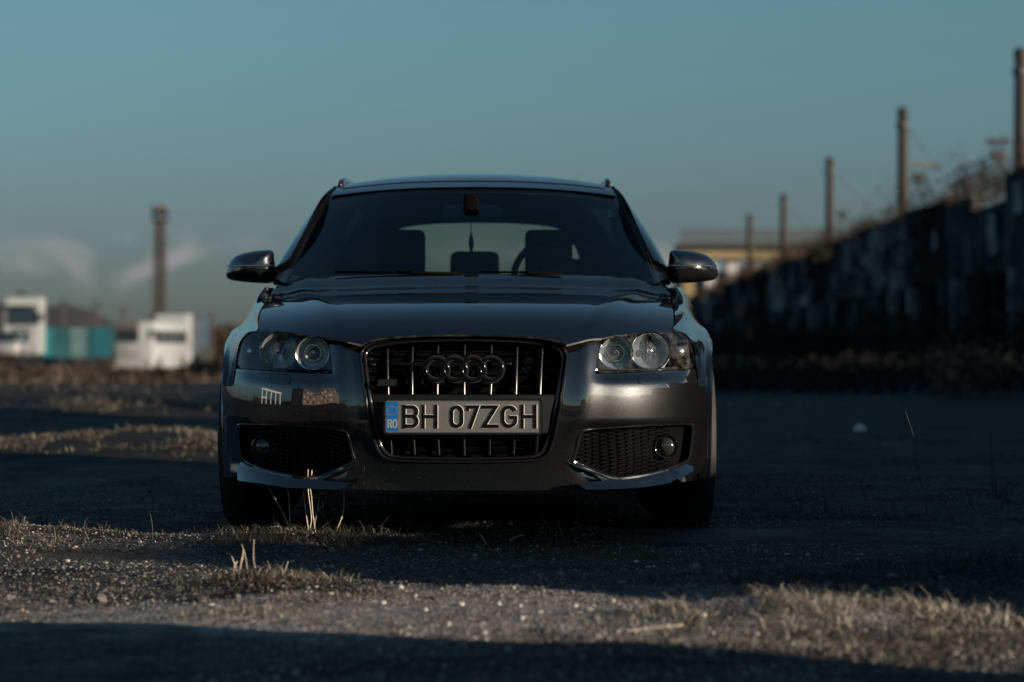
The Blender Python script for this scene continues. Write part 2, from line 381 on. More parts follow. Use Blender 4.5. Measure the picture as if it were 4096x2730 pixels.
def fpatch(name, outline, m, parent, holes=(), off=0.0, step=.012, mirror=True, rim=0.0, keepx=False, offf=None):
    """panel lying on the front surface F, outline in (x, z), with a returned edge"""
    O = np.asarray(outline, float); xs = []; x = O[:, 0].min(); 
    while x < O[:, 0].max(): xs.append(x); x += step / math.sqrt(1 + float((P_(abs(x) + .005) - P_(abs(x))) / .005) ** 2)
    zs = np.arange(O[:, 1].min(), O[:, 1].max(), step); I = np.array([(a, b) for a in xs for b in zs])
    V2, Fc = cdt(O, holes, I); 
    Y = F(V2[:, 0], V2[:, 1]) + off + (offf(V2[:, 0], V2[:, 1]) if offf else 0)
    V = np.stack([V2[:, 0], Y, V2[:, 1]], 1); NN = normF(V2[:, 0], V2[:, 1])
    if offf:
        e = 1e-3; gx = (offf(V2[:, 0] + e, V2[:, 1]) - offf(V2[:, 0] - e, V2[:, 1])) / (2 * e); gz = (offf(V2[:, 0], V2[:, 1] + e) - offf(V2[:, 0], V2[:, 1] - e)) / (2 * e)
        q = NN / -NN[:, 1:2]; q[:, 0] += gx; q[:, 2] += gz; NN = q / np.linalg.norm(q, axis=1, keepdims=True)
    Fc = [f for f in Fc]
    V, NN, Fc = list(map(tuple, V)), list(map(tuple, NN)), list(Fc)
    # returned edges
    if rim:
        cnt = {}
        for f in Fc:
            for i in range(len(f)): e = (f[i], f[(i + 1) % len(f)]); cnt[tuple(sorted(e))] = cnt.get(tuple(sorted(e)), 0) + 1 
        bd = [(f[i], f[(i + 1) % len(f)]) for f in Fc for i in range(len(f)) if cnt[tuple(sorted((f[i], f[(i + 1) % len(f)])))] == 1]
        if mirror: bd = [(a, b) for a, b in bd if not (abs(V[a][0]) < 1e-5 and abs(V[b][0]) < 1e-5)]
        for a, b in bd:
            pa, pb = np.array(V[a]), np.array(V[b]); d = pb - pa; nn = np.cross(np.array(NN[a]), d); nn /= (np.linalg.norm(nn) + 1e-9)
            k = len(V)
            qa = pa - np.array(NN[a]) * .003 ; qb = pb - np.array(NN[b]) * .003
            na = (np.array(NN[a]) * .7 - nn * .7); 
            V += [tuple(pa), tuple(pb), tuple(pb + (0, rim, 0)), tuple(pa + (0, rim, 0))]
            NN += [tuple(-nn)] * 4; Fc.append((k, k + 1, k + 2, k + 3)[::-1])
    if mirror:
        k = len(V); V += [(-a, b, c) for a, b, c in V]; NN += [(-a, b, c) for a, b, c in NN]; Fc += [tuple(i + k for i in f[::-1]) for f in Fc]
    return mesh(name, V, [f[::-1] if False else f for f in Fc], m, parent, True, NN)
car = empty('parked_car', (CAR_X, CAR_Y, 0), 0, 'dark grey hatchback parked facing the camera, black grille and plate BH 07ZGH', 'car')

# outlines on the front surface (picture's right half, x > 0)
xz = lambda L: np.array([(p[0], p[2]) for p in L])
g_out = xz([onF(*q) for q in [(1068, 770.5), (1120, 770.8), (1175, 772.5), (1225, 775.5), (1262, 780), (1286, 786), (1300, 795), (1307.5, 808), (1306.5, 826), (1302, 866), (1296, 912), (1286, 968), (1274, 1024), (1266, 1042), (1256, 1053), (1240, 1060), (1215, 1063), (1150, 1064.5), (1067, 1065)]])
g_out[0, 0] = 0; g_out[-1, 0] = 0
g_in = xz([onF(*q) for q in [(1068, 785.5), (1120, 786), (1175, 788), (1225, 792), (1258, 797), (1276, 802), (1286, 809), (1290, 820), (1288.5, 836), (1283, 872), (1277, 912), (1267, 964), (1258, 1006), (1251, 1026), (1243, 1038), (1230, 1045), (1212, 1048.5), (1150, 1051), (1067, 1052)]])
g_in[0, 0] = 0; g_in[-1, 0] = 0
g_out = chaikin(g_out, 2); g_in = chaikin(g_in, 2)
nG = 96
GO = resample(g_out, nG); GI = resample(g_in, nG)
hl_out = [(1380, 779), (1441.8, 770.5), (1501, 763), (1544.7, 760), (1566, 764.5), (1583, 779), (1592, 805), (1598, 846.4), (1560, 849.5), (1475, 854.5), (1420, 857), (1368.6, 858.3), (1372, 825)]
HL = xz([onF(*q) for q in hl_out])
fog = [(1336, 991.6), (1350, 988), (1426, 982.8), (1514, 976.7), (1592, 974), (1595.4, 978), (1593, 1011), (1587.5, 1048), (1583, 1058), (1569, 1066), (1514, 1084), (1459, 1094), (1428, 1097.5), (1405, 1096), (1382, 1086), (1318, 1063), (1314.5, 1059), (1320.7, 1045), (1329.5, 1005)]
FG = xz([onF(*q) for q in fog])
# --- bumper skin
XS = .868
zb = lambda yd: onF(1600, yd)[2]
bot = [onF(*q) for q in [(1067, 1127), (1200, 1127), (1320, 1125), (1400, 1121), (1470, 1118), (1536, 1108), (1588, 1101.5)]]
b_pts = [(0, bot[0][2])] + [(p[0], p[2]) for p in bot[1:]] + [(.845, .232), (XS, .26), (XS, .40), (XS, .512)]
b_pts += [tuple(q) for q in xz([onF(1603, 889), onF(1601, 866)])] + [tuple(q) for q in xz([onF(x + .3, y + 1.2) for x, y in [(1598, 846.4), (1560, 849.5), (1475, 854.5), (1420, 857), (1368, 858.6), (1371, 825), (1379, 779.5)]])]
b_pts += [tuple(q) for q in xz([onF(1345, 784), onF(1315, 790.5), onF(1306, 796)])]
kk = int(np.argmin(np.linalg.norm(GO - np.array(b_pts[-1]), axis=1)))
b_pts += [tuple(q) for q in GO[kk + 1:]]
B_OUT = np.array(b_pts)
def dens(P, d=.012, closed=True):
    out = []; n = len(P)
    for i in range(n if closed else n - 1):
        a, b = np.array(P[i]), np.array(P[(i + 1) % n]); k = max(1, int(np.linalg.norm(b - a) / d)); out += [a + (b - a) * t / k for t in range(k)]
    return np.array(out)
FGs = resample(chaikin(FG, 1, True), 120, True)
bumper = fpatch('bumper', dens(B_OUT, .01), M['paint'], car, holes=[FGs], rim=.02)
# --- hood
h_edge = [(1068, 769), (1120, 769.3), (1175, 771), (1225, 774), (1262, 778.5), (1287, 785), (1301.4, 793), (1318, 788.5), (1333, 785), (1382.5, 777.5), (1441.8, 768.8), (1501, 761), (1544.7, 758)]
s_edge = [(1546, 757), (1547.6, 740), (1547.6, 722), (1545.5, 708), (1542, 695.6), (1538, 680), (1533, 668), (1527, 661)]
Hf = [onH(*q) for q in h_edge]; Hs = [onH(*q) for q in s_edge]
Hs_end = Hs[-1]
rear = [(Hs_end[0] - .012, Hs_end[1] + .05), (.67, 1.385), (.55, 1.362), (.35, 1.338), (.15, 1.327), (0, 1.325)]
hp = [(0, Hf[0][1])] + [(p[0], p[1]) for p in Hf[1:]] + [(p[0], p[1]) for p in Hs] + rear
def topform(x, y):
    # low raised lip along the rear of the hood
    return H(x, y)
def hpatch(name, outline, m, parent, fn, step=.014, drop=.006):
    O = dens(outline, .012); I = np.array([(a, b) for a in np.arange(0.004, O[:, 0].max(), step) for b in np.arange(O[:, 1].min(), O[:, 1].max(), step)])
    V2, Fc = cdt(O, (), I); V = np.stack([V2[:, 0], V2[:, 1], fn(V2[:, 0], V2[:, 1])], 1); e = 1e-3
    gx = (fn(V2[:, 0] + e, V2[:, 1]) - fn(np.abs(V2[:, 0] - e), V2[:, 1])) / (2 * e); gx = np.where(V2[:, 0] < 2e-3, 0, gx); gy = (fn(V2[:, 0], V2[:, 1] + e) - fn(V2[:, 0], V2[:, 1] - e)) / (2 * e)
    NN = np.stack([-gx, -gy, np.ones_like(gx)], 1); NN /= np.linalg.norm(NN, axis=1, keepdims=True)
    V, NN = list(map(tuple, V)), list(map(tuple, NN)); cnt = {}
    for f in Fc:
        for i in range(3): k = tuple(sorted((f[i], f[(i + 1) % 3]))); cnt[k] = cnt.get(k, 0) + 1
    for f in list(Fc):
        for i in range(3):
            a, b = f[i], f[(i + 1) % 3]
            if cnt[tuple(sorted((a, b)))] == 1 and not (abs(V[a][0]) < 1e-5 and abs(V[b][0]) < 1e-5):
                pa, pb = np.array(V[a]), np.array(V[b]); d = pb - pa; nn = np.cross(d, (0, 0, 1)); nn /= np.linalg.norm(nn) + 1e-9; k = len(V)
                V += [tuple(pa), tuple(pb), tuple(pb - (0, 0, drop)), tuple(pa - (0, 0, drop))]; NN += [tuple(nn)] * 4; Fc.append((k + 3, k + 2, k + 1, k))
    k = len(V); V += [(-a, b, c) for a, b, c in V]; NN += [(-a, b, c) for a, b, c in NN]; Fc += [tuple(i + k for i in f[::-1]) for f in Fc]
    return mesh(name, V, Fc, m, parent, True, NN)
hood = hpatch('hood', hp, M['paint'], car, H)
# --- fenders: rows of picture positions and depths, unfolded in space (picture's left side measured, mirrored)
def lp(xd, yd, y): p = at(xd, yd, y); return (-p[0], p[1], p[2])
def near_hs(yd):
    j = min(range(len(s_edge)), key=lambda i: abs(s_edge[i][1] - yd)); return Hs[j]
rows = []
def frow(inner, *cols): rows.append([inner] + [lp(*c) for c in cols])
def hs_at(yd):
    yy = [q[1] for q in s_edge][::-1]; A = np.array(Hs)[::-1]; p = np.array([np.interp(yd, yy, A[:, k]) for k in range(3)]); return (p[0] + .005, p[1] + .001, p[2] - .001)
def hl_at(xd, yd): p = onF(xd, yd); return (p[0] + .003, p[1], p[2])
frow(hs_at(662), (613, 660, 1.26), (610.5, 660, 1.36), (608, 660, 1.46), (606, 660, 1.6), (604, 661, 1.8))
frow(hs_at(680), (598, 680, 1.12), (594, 680, 1.26), (591, 680, 1.42), (588, 681, 1.6), (586, 683, 1.8))
frow(hs_at(708), (589, 707, .93), (583, 707, 1.08), (578, 707, 1.25), (574, 709, 1.45), (571, 712, 1.65))
frow(hs_at(735), (584, 733, .72), (576, 733, .85), (568, 733, 1.02), (560, 736, 1.22), (556, 742, 1.5))
frow(hs_at(757), (584, 755, .47), (571, 754, .62), (560, 754, .80), (546, 754, .98), (533, 757, 1.16))
frow(hl_at(1568, 764), (562, 771, .50), (554, 771, .60), (545, 772, .76), (532, 771, .92), (521, 775, 1.06))
frow(hl_at(1586, 782), (547, 785, .53), (541, 786, .62), (535, 788, .74), (522, 786, .88), (513.5, 790, 1.0))
frow(hl_at(1593.5, 805), (540, 808, .55), (535, 810, .62), (530.5, 812, .72), (518, 811, .84), (509, 815, .96))
frow(hl_at(1599, 846), (536, 847, .52), (532, 848, .58), (528, 850, .66), (514, 850, .78), (505.5, 852, .92))
frow(hl_at(1602, 866), (533, 868, .50), (529, 869, .56), (525, 870, .63), (512, 871, .74), (505, 873, .90))
frow((*[onF(1603, 888)[i] for i in range(3)],), (530, 887, .49), (526, 887.5, .55), (522, 887.5, .61), (511, 888, .70), (505, 888, .88))
frow(tuple(onF(1612, 930)), (517, 930, .50), (514, 930, .53), (511, 930, .56), (508, 930, .58), (505.5, 930, .60))
frow(tuple(onF(1613, 990)), (517, 990, .50), (514, 990, .53), (511, 990, .55), (508, 990, .565), (506, 990, .575))
frow(tuple(onF(1612, 1050)), (519, 1050, .49), (515.5, 1050, .52), (512, 1050, .545), (509.5, 1050, .56), (507.5, 1050, .57))
frow(tuple(onF(1606, 1097)), (527, 1097, .46), (521, 1097, .49), (517, 1097, .52), (514, 1097, .545), (512, 1097, .56))
for r in rows:
    for i, q in enumerate(r):
        q = list(q); ya = .895 - math.sqrt(max(.335 ** 2 - (q[2] - .31) ** 2, 0)) if q[2] < .645 else 9
        if i and q[1] > ya:
            yn = ya - .006 * (5 - i); q[0] = (q[0] - CAR_X) * (CAR_Y + yn) / (CAR_Y + q[1]) + CAR_X; q[1] = yn
        q[0] -= .006 * float(sstep(.80, .90, q[0])); r[i] = tuple(q)
    for i in range(1, 6):
        if r[i][1] <= r[i - 1][1] + .004: r[i] = (r[i][0], r[i - 1][1] + .005, r[i][2])
V, Fc, g = loft(rows, 40, 120)
k = len(V)
for sx in (1, -1):
    face_to(mesh('fender', [(a * sx, b, c) for a, b, c in V], Fc if sx < 0 else [f[::-1] for f in Fc], M['paint'], car, True), (sx, -1, .5))
edge_f = g[:, -1]
# --- dark core so nothing shows through the gaps
core = MB()
def vstrip(mb, pa, pb): mb.add([pa[0], pa[1], pb[1], pb[0]], [(0, 1, 2, 3)])
core.box((0, 2.35, .42), (1.36, 3.5, .42)); core.box((0, .62, .50), (.66, .78, .30)); core.box((0, 1.05, .66), (1.3, .4, .16))
core.build('underbody', M['black'], car)
for sx in (1, -1):
    MB().sbox((sx * .72, .92, .34), (.22, .70, .60), .5).build('wheel_arch_liner', M['black'], car, True)
# --- grille frame: proud glossy band with an inner return
def ring_band(name, A, B, offA, offM, offB, m, back=0.0, bulge=.5):
    prof = []
    for t, o in ((0, offA), (.12, offA * .4 + offM * .6), (.3, offM), (.6, offM), (.85, offM * .5 + offB * .5), (1, offB)): prof.append((t, o))
    rowsv = []
    for t, o in prof:
        Q = A * (1 - t) + B * t; rowsv.append(np.stack([Q[:, 0], F(Q[:, 0], Q[:, 1]) + o, Q[:, 1]], 1))
    if back: q = rowsv[-1].copy(); q[:, 1] += back; rowsv.append(q)
    n = len(A); V = np.vstack(rowsv); Fc = [(i * n + k, i * n + k + 1, (i + 1) * n + k + 1, (i + 1) * n + k) for i in range(len(rowsv) - 1) for k in range(n - 1)]
    K = len(V); V2 = V.copy(); V2[:, 0] *= -1
    return mesh(name, np.vstack([V, V2]), [f[::-1] for f in Fc] + [tuple(i + K for i in f) for f in Fc], m, car, 50)
GM = GO * .52 + GI * .48; 
ring_band('grille_frame', GO, GM, .006, -.012, -.004, M['gloss'], .012)
ring_band('grille_frame', GM * .97 + GI * .03, GI, .008, -.002, .004, M['gloss'], .05).name = 'grille_inner_frame'
# backing and slats
def gx_at(z, P=None):
    P = GI if P is None else P
    lo = np.argmax(P[:, 0]); side = P[P[:, 0] > .2]; o = np.argsort(side[:, 1]); return float(np.interp(z, side[o, 1], side[o, 0]))
ZG = lambda cy: CAM_H + (800 - (746.8 + .24183 * cy)) * (CAR_Y + .02) / FPX
XG = lambda cx: ((804.2 + .24183 * cx) - 1176.5) * (CAR_Y + .02) / FPX - CAR_X
bk = MB(); O = np.vstack([GI * 1.0, (GI[::-1] * np.array([-1, 1]))]); V2, F2 = cdt(O[::2]); bk.add([(a, F(a, b) + .065, b) for a, b in V2], [f[::-1] if False else f for f in F2]); bk.build('grille_backing', M['black'], car)
# radiator fins and hoses dimly seen behind the grille
rad = MB()
for i in range(9): rad.box((0, .10, .31 + i * .042), (.52, .004, .004))
slat_mesh = None
for cy in (192, 265, 350, 430, 512, 590, 1107, 1185):
    z = ZG(cy); hw = gx_at(z) - .012
    if cy < 200: hw = .25
    mb = MB(); n = 24; V = []
    for i in range(n + 1):
        x = -hw + 2 * hw * i / n; y = float(F(x, z)) + .024
        V += [(x, y + .020, z + .0030), (x, y + .004, z + .0010), (x, y, z), (x, y + .003, z - .002), (x, y + .024, z - .002)]
    Fq = [(i * 5 + j, (i + 1) * 5 + j, (i + 1) * 5 + j + 1, i * 5 + j + 1) for i in range(n) for j in range(4)]
    mb.add(V, [q[::-1] for q in Fq]); mb.build('grille_slat', M['slat'], car, 40)
def vbar(x0, z0, x1, z1):
    V = []; w = .0052; pr = [(-w, .020), (-w, .004), (-w * .55, .0), (0, -.0012), (w * .55, .0), (w, .004), (w, .020)]
    for t in np.linspace(0, 1, 9):
        x = x0 + (x1 - x0) * t; z = z0 + (z1 - z0) * t; y = float(F(x, z)) + .010
        V += [(x + a, y + b, z) for a, b in pr]
    m = len(pr); Fq = [(i * m + j, (i + 1) * m + j, (i + 1) * m + j + 1, i * m + j + 1) for i in range(8) for j in range(m - 1)]
    mesh('grille_bar', V, Fq, M['darkchrome'], car, 60)
tops = [225, 208, 196, 192, 196, 208, 225]; xt = [345, 585, 830, 1085, 1340, 1588, 1828]; xb = [362, 590, 829, 1085, 1336, 1576, 1806]
for i in range(7):
    X0, X1 = XG(xt[i]), XG(xb[i]); z0, z1 = ZG(tops[i]), ZG(660)
    if i in (2, 3, 4):
        zr = ZG(275 if i != 3 else 292); zr2 = ZG(562 if i != 3 else 545)
        vbar(X0, z0, X0, zr); vbar(X0, zr2, X1, z1)
    else: vbar(X0, z0, X1, z1)
xl0 = [380, 600, 833, 1080, 1328, 1562, 1783]; xl1 = [392, 612, 845, 1087, 1326, 1553, 1770]
for i in range(7): vbar(XG(xl0[i]), ZG(1042), XG(xl1[i]), ZG(1240 - 3 * abs(i - 3)))
# plate holder band
zt, zbm = ZG(663), ZG(1037); pts = []
O = [(-gx_at(zt) + .003, zt), (gx_at(zt) - .003, zt), (gx_at(zbm) - .003, zbm), (-gx_at(zbm) + .003, zbm)]
hb = MB(); n = 24; V = []
for i in range(n + 1):
    t = i / n * 2 - 1
    for z, dy in ((zt, .030), (zt, .006), (zt - .004, .002), (zbm + .004, .002), (zbm, .006), (zbm, .030)):
        x = t * (gx_at(z) - .003); V.append((x, max(float(F(x, z)), .004) + dy, z))
hb.add(V, [(i * 6 + j, i * 6 + j + 1, (i + 1) * 6 + j + 1, (i + 1) * 6 + j) for i in range(n) for j in range(5)]); hb.build('plate_carrier', M['plastic'], car, 40)
# four linked rings
zr = ZG(421); rr = .0367
rings = [XG(c) for c in (825, 998, 1171, 1343)]
for i, x in enumerate(rings):
    mb = MB(); V = []; n = 56; pr = [(-.0052, .009), (-.0052, .003), (-.0035, .0), (0, -.0012), (.0035, .0), (.0052, .003), (.0052, .009)]
    for k in range(n):
        t = 2 * math.pi * k / n
        for a, b in pr: V.append((x + (rr + a) * math.cos(t), -.010 + b + float(F(x, zr)) + .0006 * (i % 2), zr + (rr + a) * math.sin(t)))
    m = len(pr); Fq = [(k * m + j, ((k + 1) % n) * m + j, ((k + 1) % n) * m + j + 1, k * m + j + 1) for k in range(n) for j in range(m - 1)]
    mesh('badge_ring', V, [q[::-1] for q in Fq], M['ring'], car, True)
    # wider dark carrier behind each ring
    V = []
    for k in range(n):
        t = 2 * math.pi * k / n
        for a, b in ((-.0095, .012), (-.0095, .006), (.0095, .006), (.0095, .012)): V.append((x + (rr + a) * math.cos(t), -.008 + b + float(F(x, zr)), zr + (rr + a) * math.sin(t)))
    mesh('ring_base', V, [(k * 4 + j, k * 4 + j + 1, ((k + 1) % n) * 4 + j + 1, ((k + 1) % n) * 4 + j) for k in range(n) for j in range(3)], M['satin'], car, 40)
bz = [(XG(260), ZG(578)), (XG(432), ZG(578)), (XG(450), ZG(517)), (XG(278), ZG(517))]
MB().prism(bz, -.002, .02).build('grille_badge', M['plastic'], car)
# little brass-coloured fixings glimpsed behind the grille
for cx, cy in ((185, 325), (215, 380), (1015, 597), (1000, 645), (545, 1215), (800, 1215), (1510, 370)):
    MB().box((XG(cx), .045, ZG(cy)), (.016, .01, .009), 0, .002).build('bracket', M['darkchrome'], car)
# --- number plate
plate = MB()
PW, PH = .5185, .1125; PXc, PZc, PYp = XG(1078.5), ZG(870), -.012
def rrect(w, h, r, n=6):
    out = []
    for cx, cz, a0 in ((w / 2 - r, h / 2 - r, 0), (-w / 2 + r, h / 2 - r, 90), (-w / 2 + r, -h / 2 + r, 180), (w / 2 - r, -h / 2 + r, 270)):
        for k in range(n + 1): a = R(a0 + 90 * k / n); out.append((cx + r * math.cos(a), cz + r * math.sin(a)))
    return out
def ringmesh(outer, inner, y0, y1, yo):
    n = len(outer); V = [(a, y1, b) for a, b in outer] + [(a * .996, y0, b * .985) for a, b in outer] + [(a * 1.003, y0, b * 1.012) for a, b in inner] + [(a, yo, b) for a, b in inner]
    return V, [(r * n + i, (r + 1) * n + i, (r + 1) * n + (i + 1) % n, r * n + (i + 1) % n) for r in range(3) for i in range(n)]
np_ = MB().prism(rrect(PW - .006, PH - .006, .008), 0, .003).build('number_plate', M['plate'], car)
np_.location = (PXc, PYp, PZc); np_['label'] = 'grey white plate with black embossed BH 07ZGH and blue RO band'
def sub(mb_or, name, m, smooth=False):
    o = mb_or.build(name, M[m] if isinstance(m, str) else m, np_, smooth); return o
V, Fq = ringmesh(rrect(PW + .008, PH + .008, .011), rrect(PW - .004, PH - .004, .008), -.004, .006, -.0005)
sub(MB().add(V, Fq), 'plate_holder', 'gloss', 40)
V, Fq = ringmesh(rrect(PW - .003, PH - .003, .0085), rrect(PW - .010, PH - .010, .006), -.0026, .001, -.0004)
sub(MB().add(V, Fq), 'plate_border', 'chrome', 40)
LX = lambda cx: (cx - 1078.5) * PW / 1493; LZ = lambda cy: (870 - cy) * PH / 324
# blue band with stars
bb = [(LX(346), LZ(1010)), (LX(459), LZ(1010)), (LX(459), LZ(727)), (LX(346), LZ(727))]
sub(MB().prism(bb, -.0007, .001), 'country_band', 'blue')
for k in range(12):
    a = 2 * math.pi * k / 12; cx, cz = LX(403) + .0149 * math.cos(a), LZ(812) + .0149 * math.sin(a)
    st = [(cx + (.0024 if j % 2 == 0 else .0010) * math.cos(math.pi / 2 + j * math.pi / 5), cz + (.0024 if j % 2 == 0 else .0010) * math.sin(math.pi / 2 + j * math.pi / 5)) for j in range(10)]
    sub(MB().prism(st, -.0012, .0), 'star', 'yellow')
def ribbon(path, w, y0, y1, closed=False):
    """embossed stroke of constant width with sloped sides"""
    P = np.array(path, float); n = len(P); V = []
    for i in range(n):
        if closed: a, b = P[i] - P[i - 1], P[(i + 1) % n] - P[i]
        else: a = P[i] - P[max(i - 1, 0)]; b = P[min(i + 1, n - 1)] - P[i]
        a = a if np.linalg.norm(a) > 0 else b; b = b if np.linalg.norm(b) > 0 else a
        a = a / np.linalg.norm(a); b = b / np.linalg.norm(b); na = np.array([-a[1], a[0]]); nb = np.array([-b[1], b[0]]); m = na + nb
        m = m / max(np.dot(m, m), .35) * 2 if np.linalg.norm(m) > 1e-6 else na
        e = .0017
        for s_, yy in ((w / 2 + e, y1), (w / 2, y0), (-w / 2, y0), (-w / 2 - e, y1)): q = P[i] + m * s_; V.append((q[0], yy, q[1]))
    Fq = [(i * 4 + j, i * 4 + j + 1, ((i + 1) % n) * 4 + j + 1, ((i + 1) % n) * 4 + j) for i in range(n if closed else n - 1) for j in range(3)]
    if not closed: Fq += [(0, 1, 2, 3), ((n - 1) * 4 + 3, (n - 1) * 4 + 2, (n - 1) * 4 + 1, (n - 1) * 4)]
    return V, Fq
def arc(cx, cz, rx, rz, a0, a1, n=8): return [(cx + rx * math.cos(R(a0 + (a1 - a0) * k / n)), cz + rz * math.sin(R(a0 + (a1 - a0) * k / n))) for k in range(n + 1)]
def glyph(ch, w, h, s):
    """centre lines in a w x h box, stroke s"""
    l, r, b, t = s / 2, w - s / 2, s / 2, h - s / 2; m = h * .52
    if ch == 'B':
        ru = (t - m) / 2; rl = (m - b) / 2
        return [([(l, 0), (l, h)], 0), ([(l, t), (r - ru, t)] + arc(r - ru - .001, t - ru, ru, ru, 80, -80) + [(l, m)], 0), ([(l, m), (r - rl, m)] + arc(r - rl, m - rl, rl, rl, 80, -80) + [(l, b)], 0)]
    if ch == 'H': return [([(l, 0), (l, h)], 0), ([(r, 0), (r, h)], 0), ([(l, h * .5), (r, h * .5)], 0)]
    if ch in '0O':
        q = (r - l) / 2; return [(arc(l + q, t - q, q, q, 0, 180, 12) + arc(l + q, b + q, q, q, 180, 360, 12), 1)]
    if ch == '7': return [([(l, h * .74), (l, t), (r * .99, t), (w * .30, 0)], 0)]
    if ch == 'Z': return [([(0, t), (r * .96, t), (l * 1.1, b), (w, b)], 0)]
    if ch == 'G':
        q = (r - l) / 2
        return [(arc(l + q, t - q, q, q, 25, 180, 12) + arc(l + q, b + q, q, q, 180, 360, 12) + [(r, h * .46), (w * .52, h * .46)], 0)]
    if ch == 'R': return [([(l, 0), (l, h)], 0), ([(l, t)] + arc(r - (t - m) / 2, (t + m) / 2, (t - m) / 2, (t - m) / 2, 85, -85) + [(l, m)], 0), ([(w * .5, m), (r, 0)], 0)]
for ch, x0, x1 in (('B', 495, 660), ('H', 676, 840), ('0', 946, 1085), ('7', 1098, 1235), ('Z', 1250, 1415), ('G', 1432, 1597), ('H', 1615, 1780)):
    mb = MB(); w = LX(x1) - LX(x0); h = LZ(757) - LZ(982)
    for j, (pth, cl) in enumerate(glyph(ch, w, h, .0150)):
        V, Fq = ribbon(pth, .0122, -.0020 - j * .0001, .0, bool(cl)); mb.add([(a + LX(x0), b, c + LZ(982)) for a, b, c in V], Fq)
    o = sub(mb, 'plate_character', 'ink'); o.data.materials.append(M['pedge'])
    for p in o.data.polygons:
        if abs(p.normal.y) < .93: p.material_index = 1
for ch, x0, x1 in (('R', 357, 400), ('O', 405, 448)):
    mb = MB(); w = LX(x1) - LX(x0); h = LZ(897) - LZ(977)
    for j, (pth, cl) in enumerate(glyph(ch, w, h, .0036)):
        V, Fq = ribbon(pth, .0034, -.0011 - j * .0001, -.0006, bool(cl)); mb.add([(a + LX(x0), b, c + LZ(977)) for a, b, c in V], Fq)
    sub(mb, 'country_letter', 'ro')
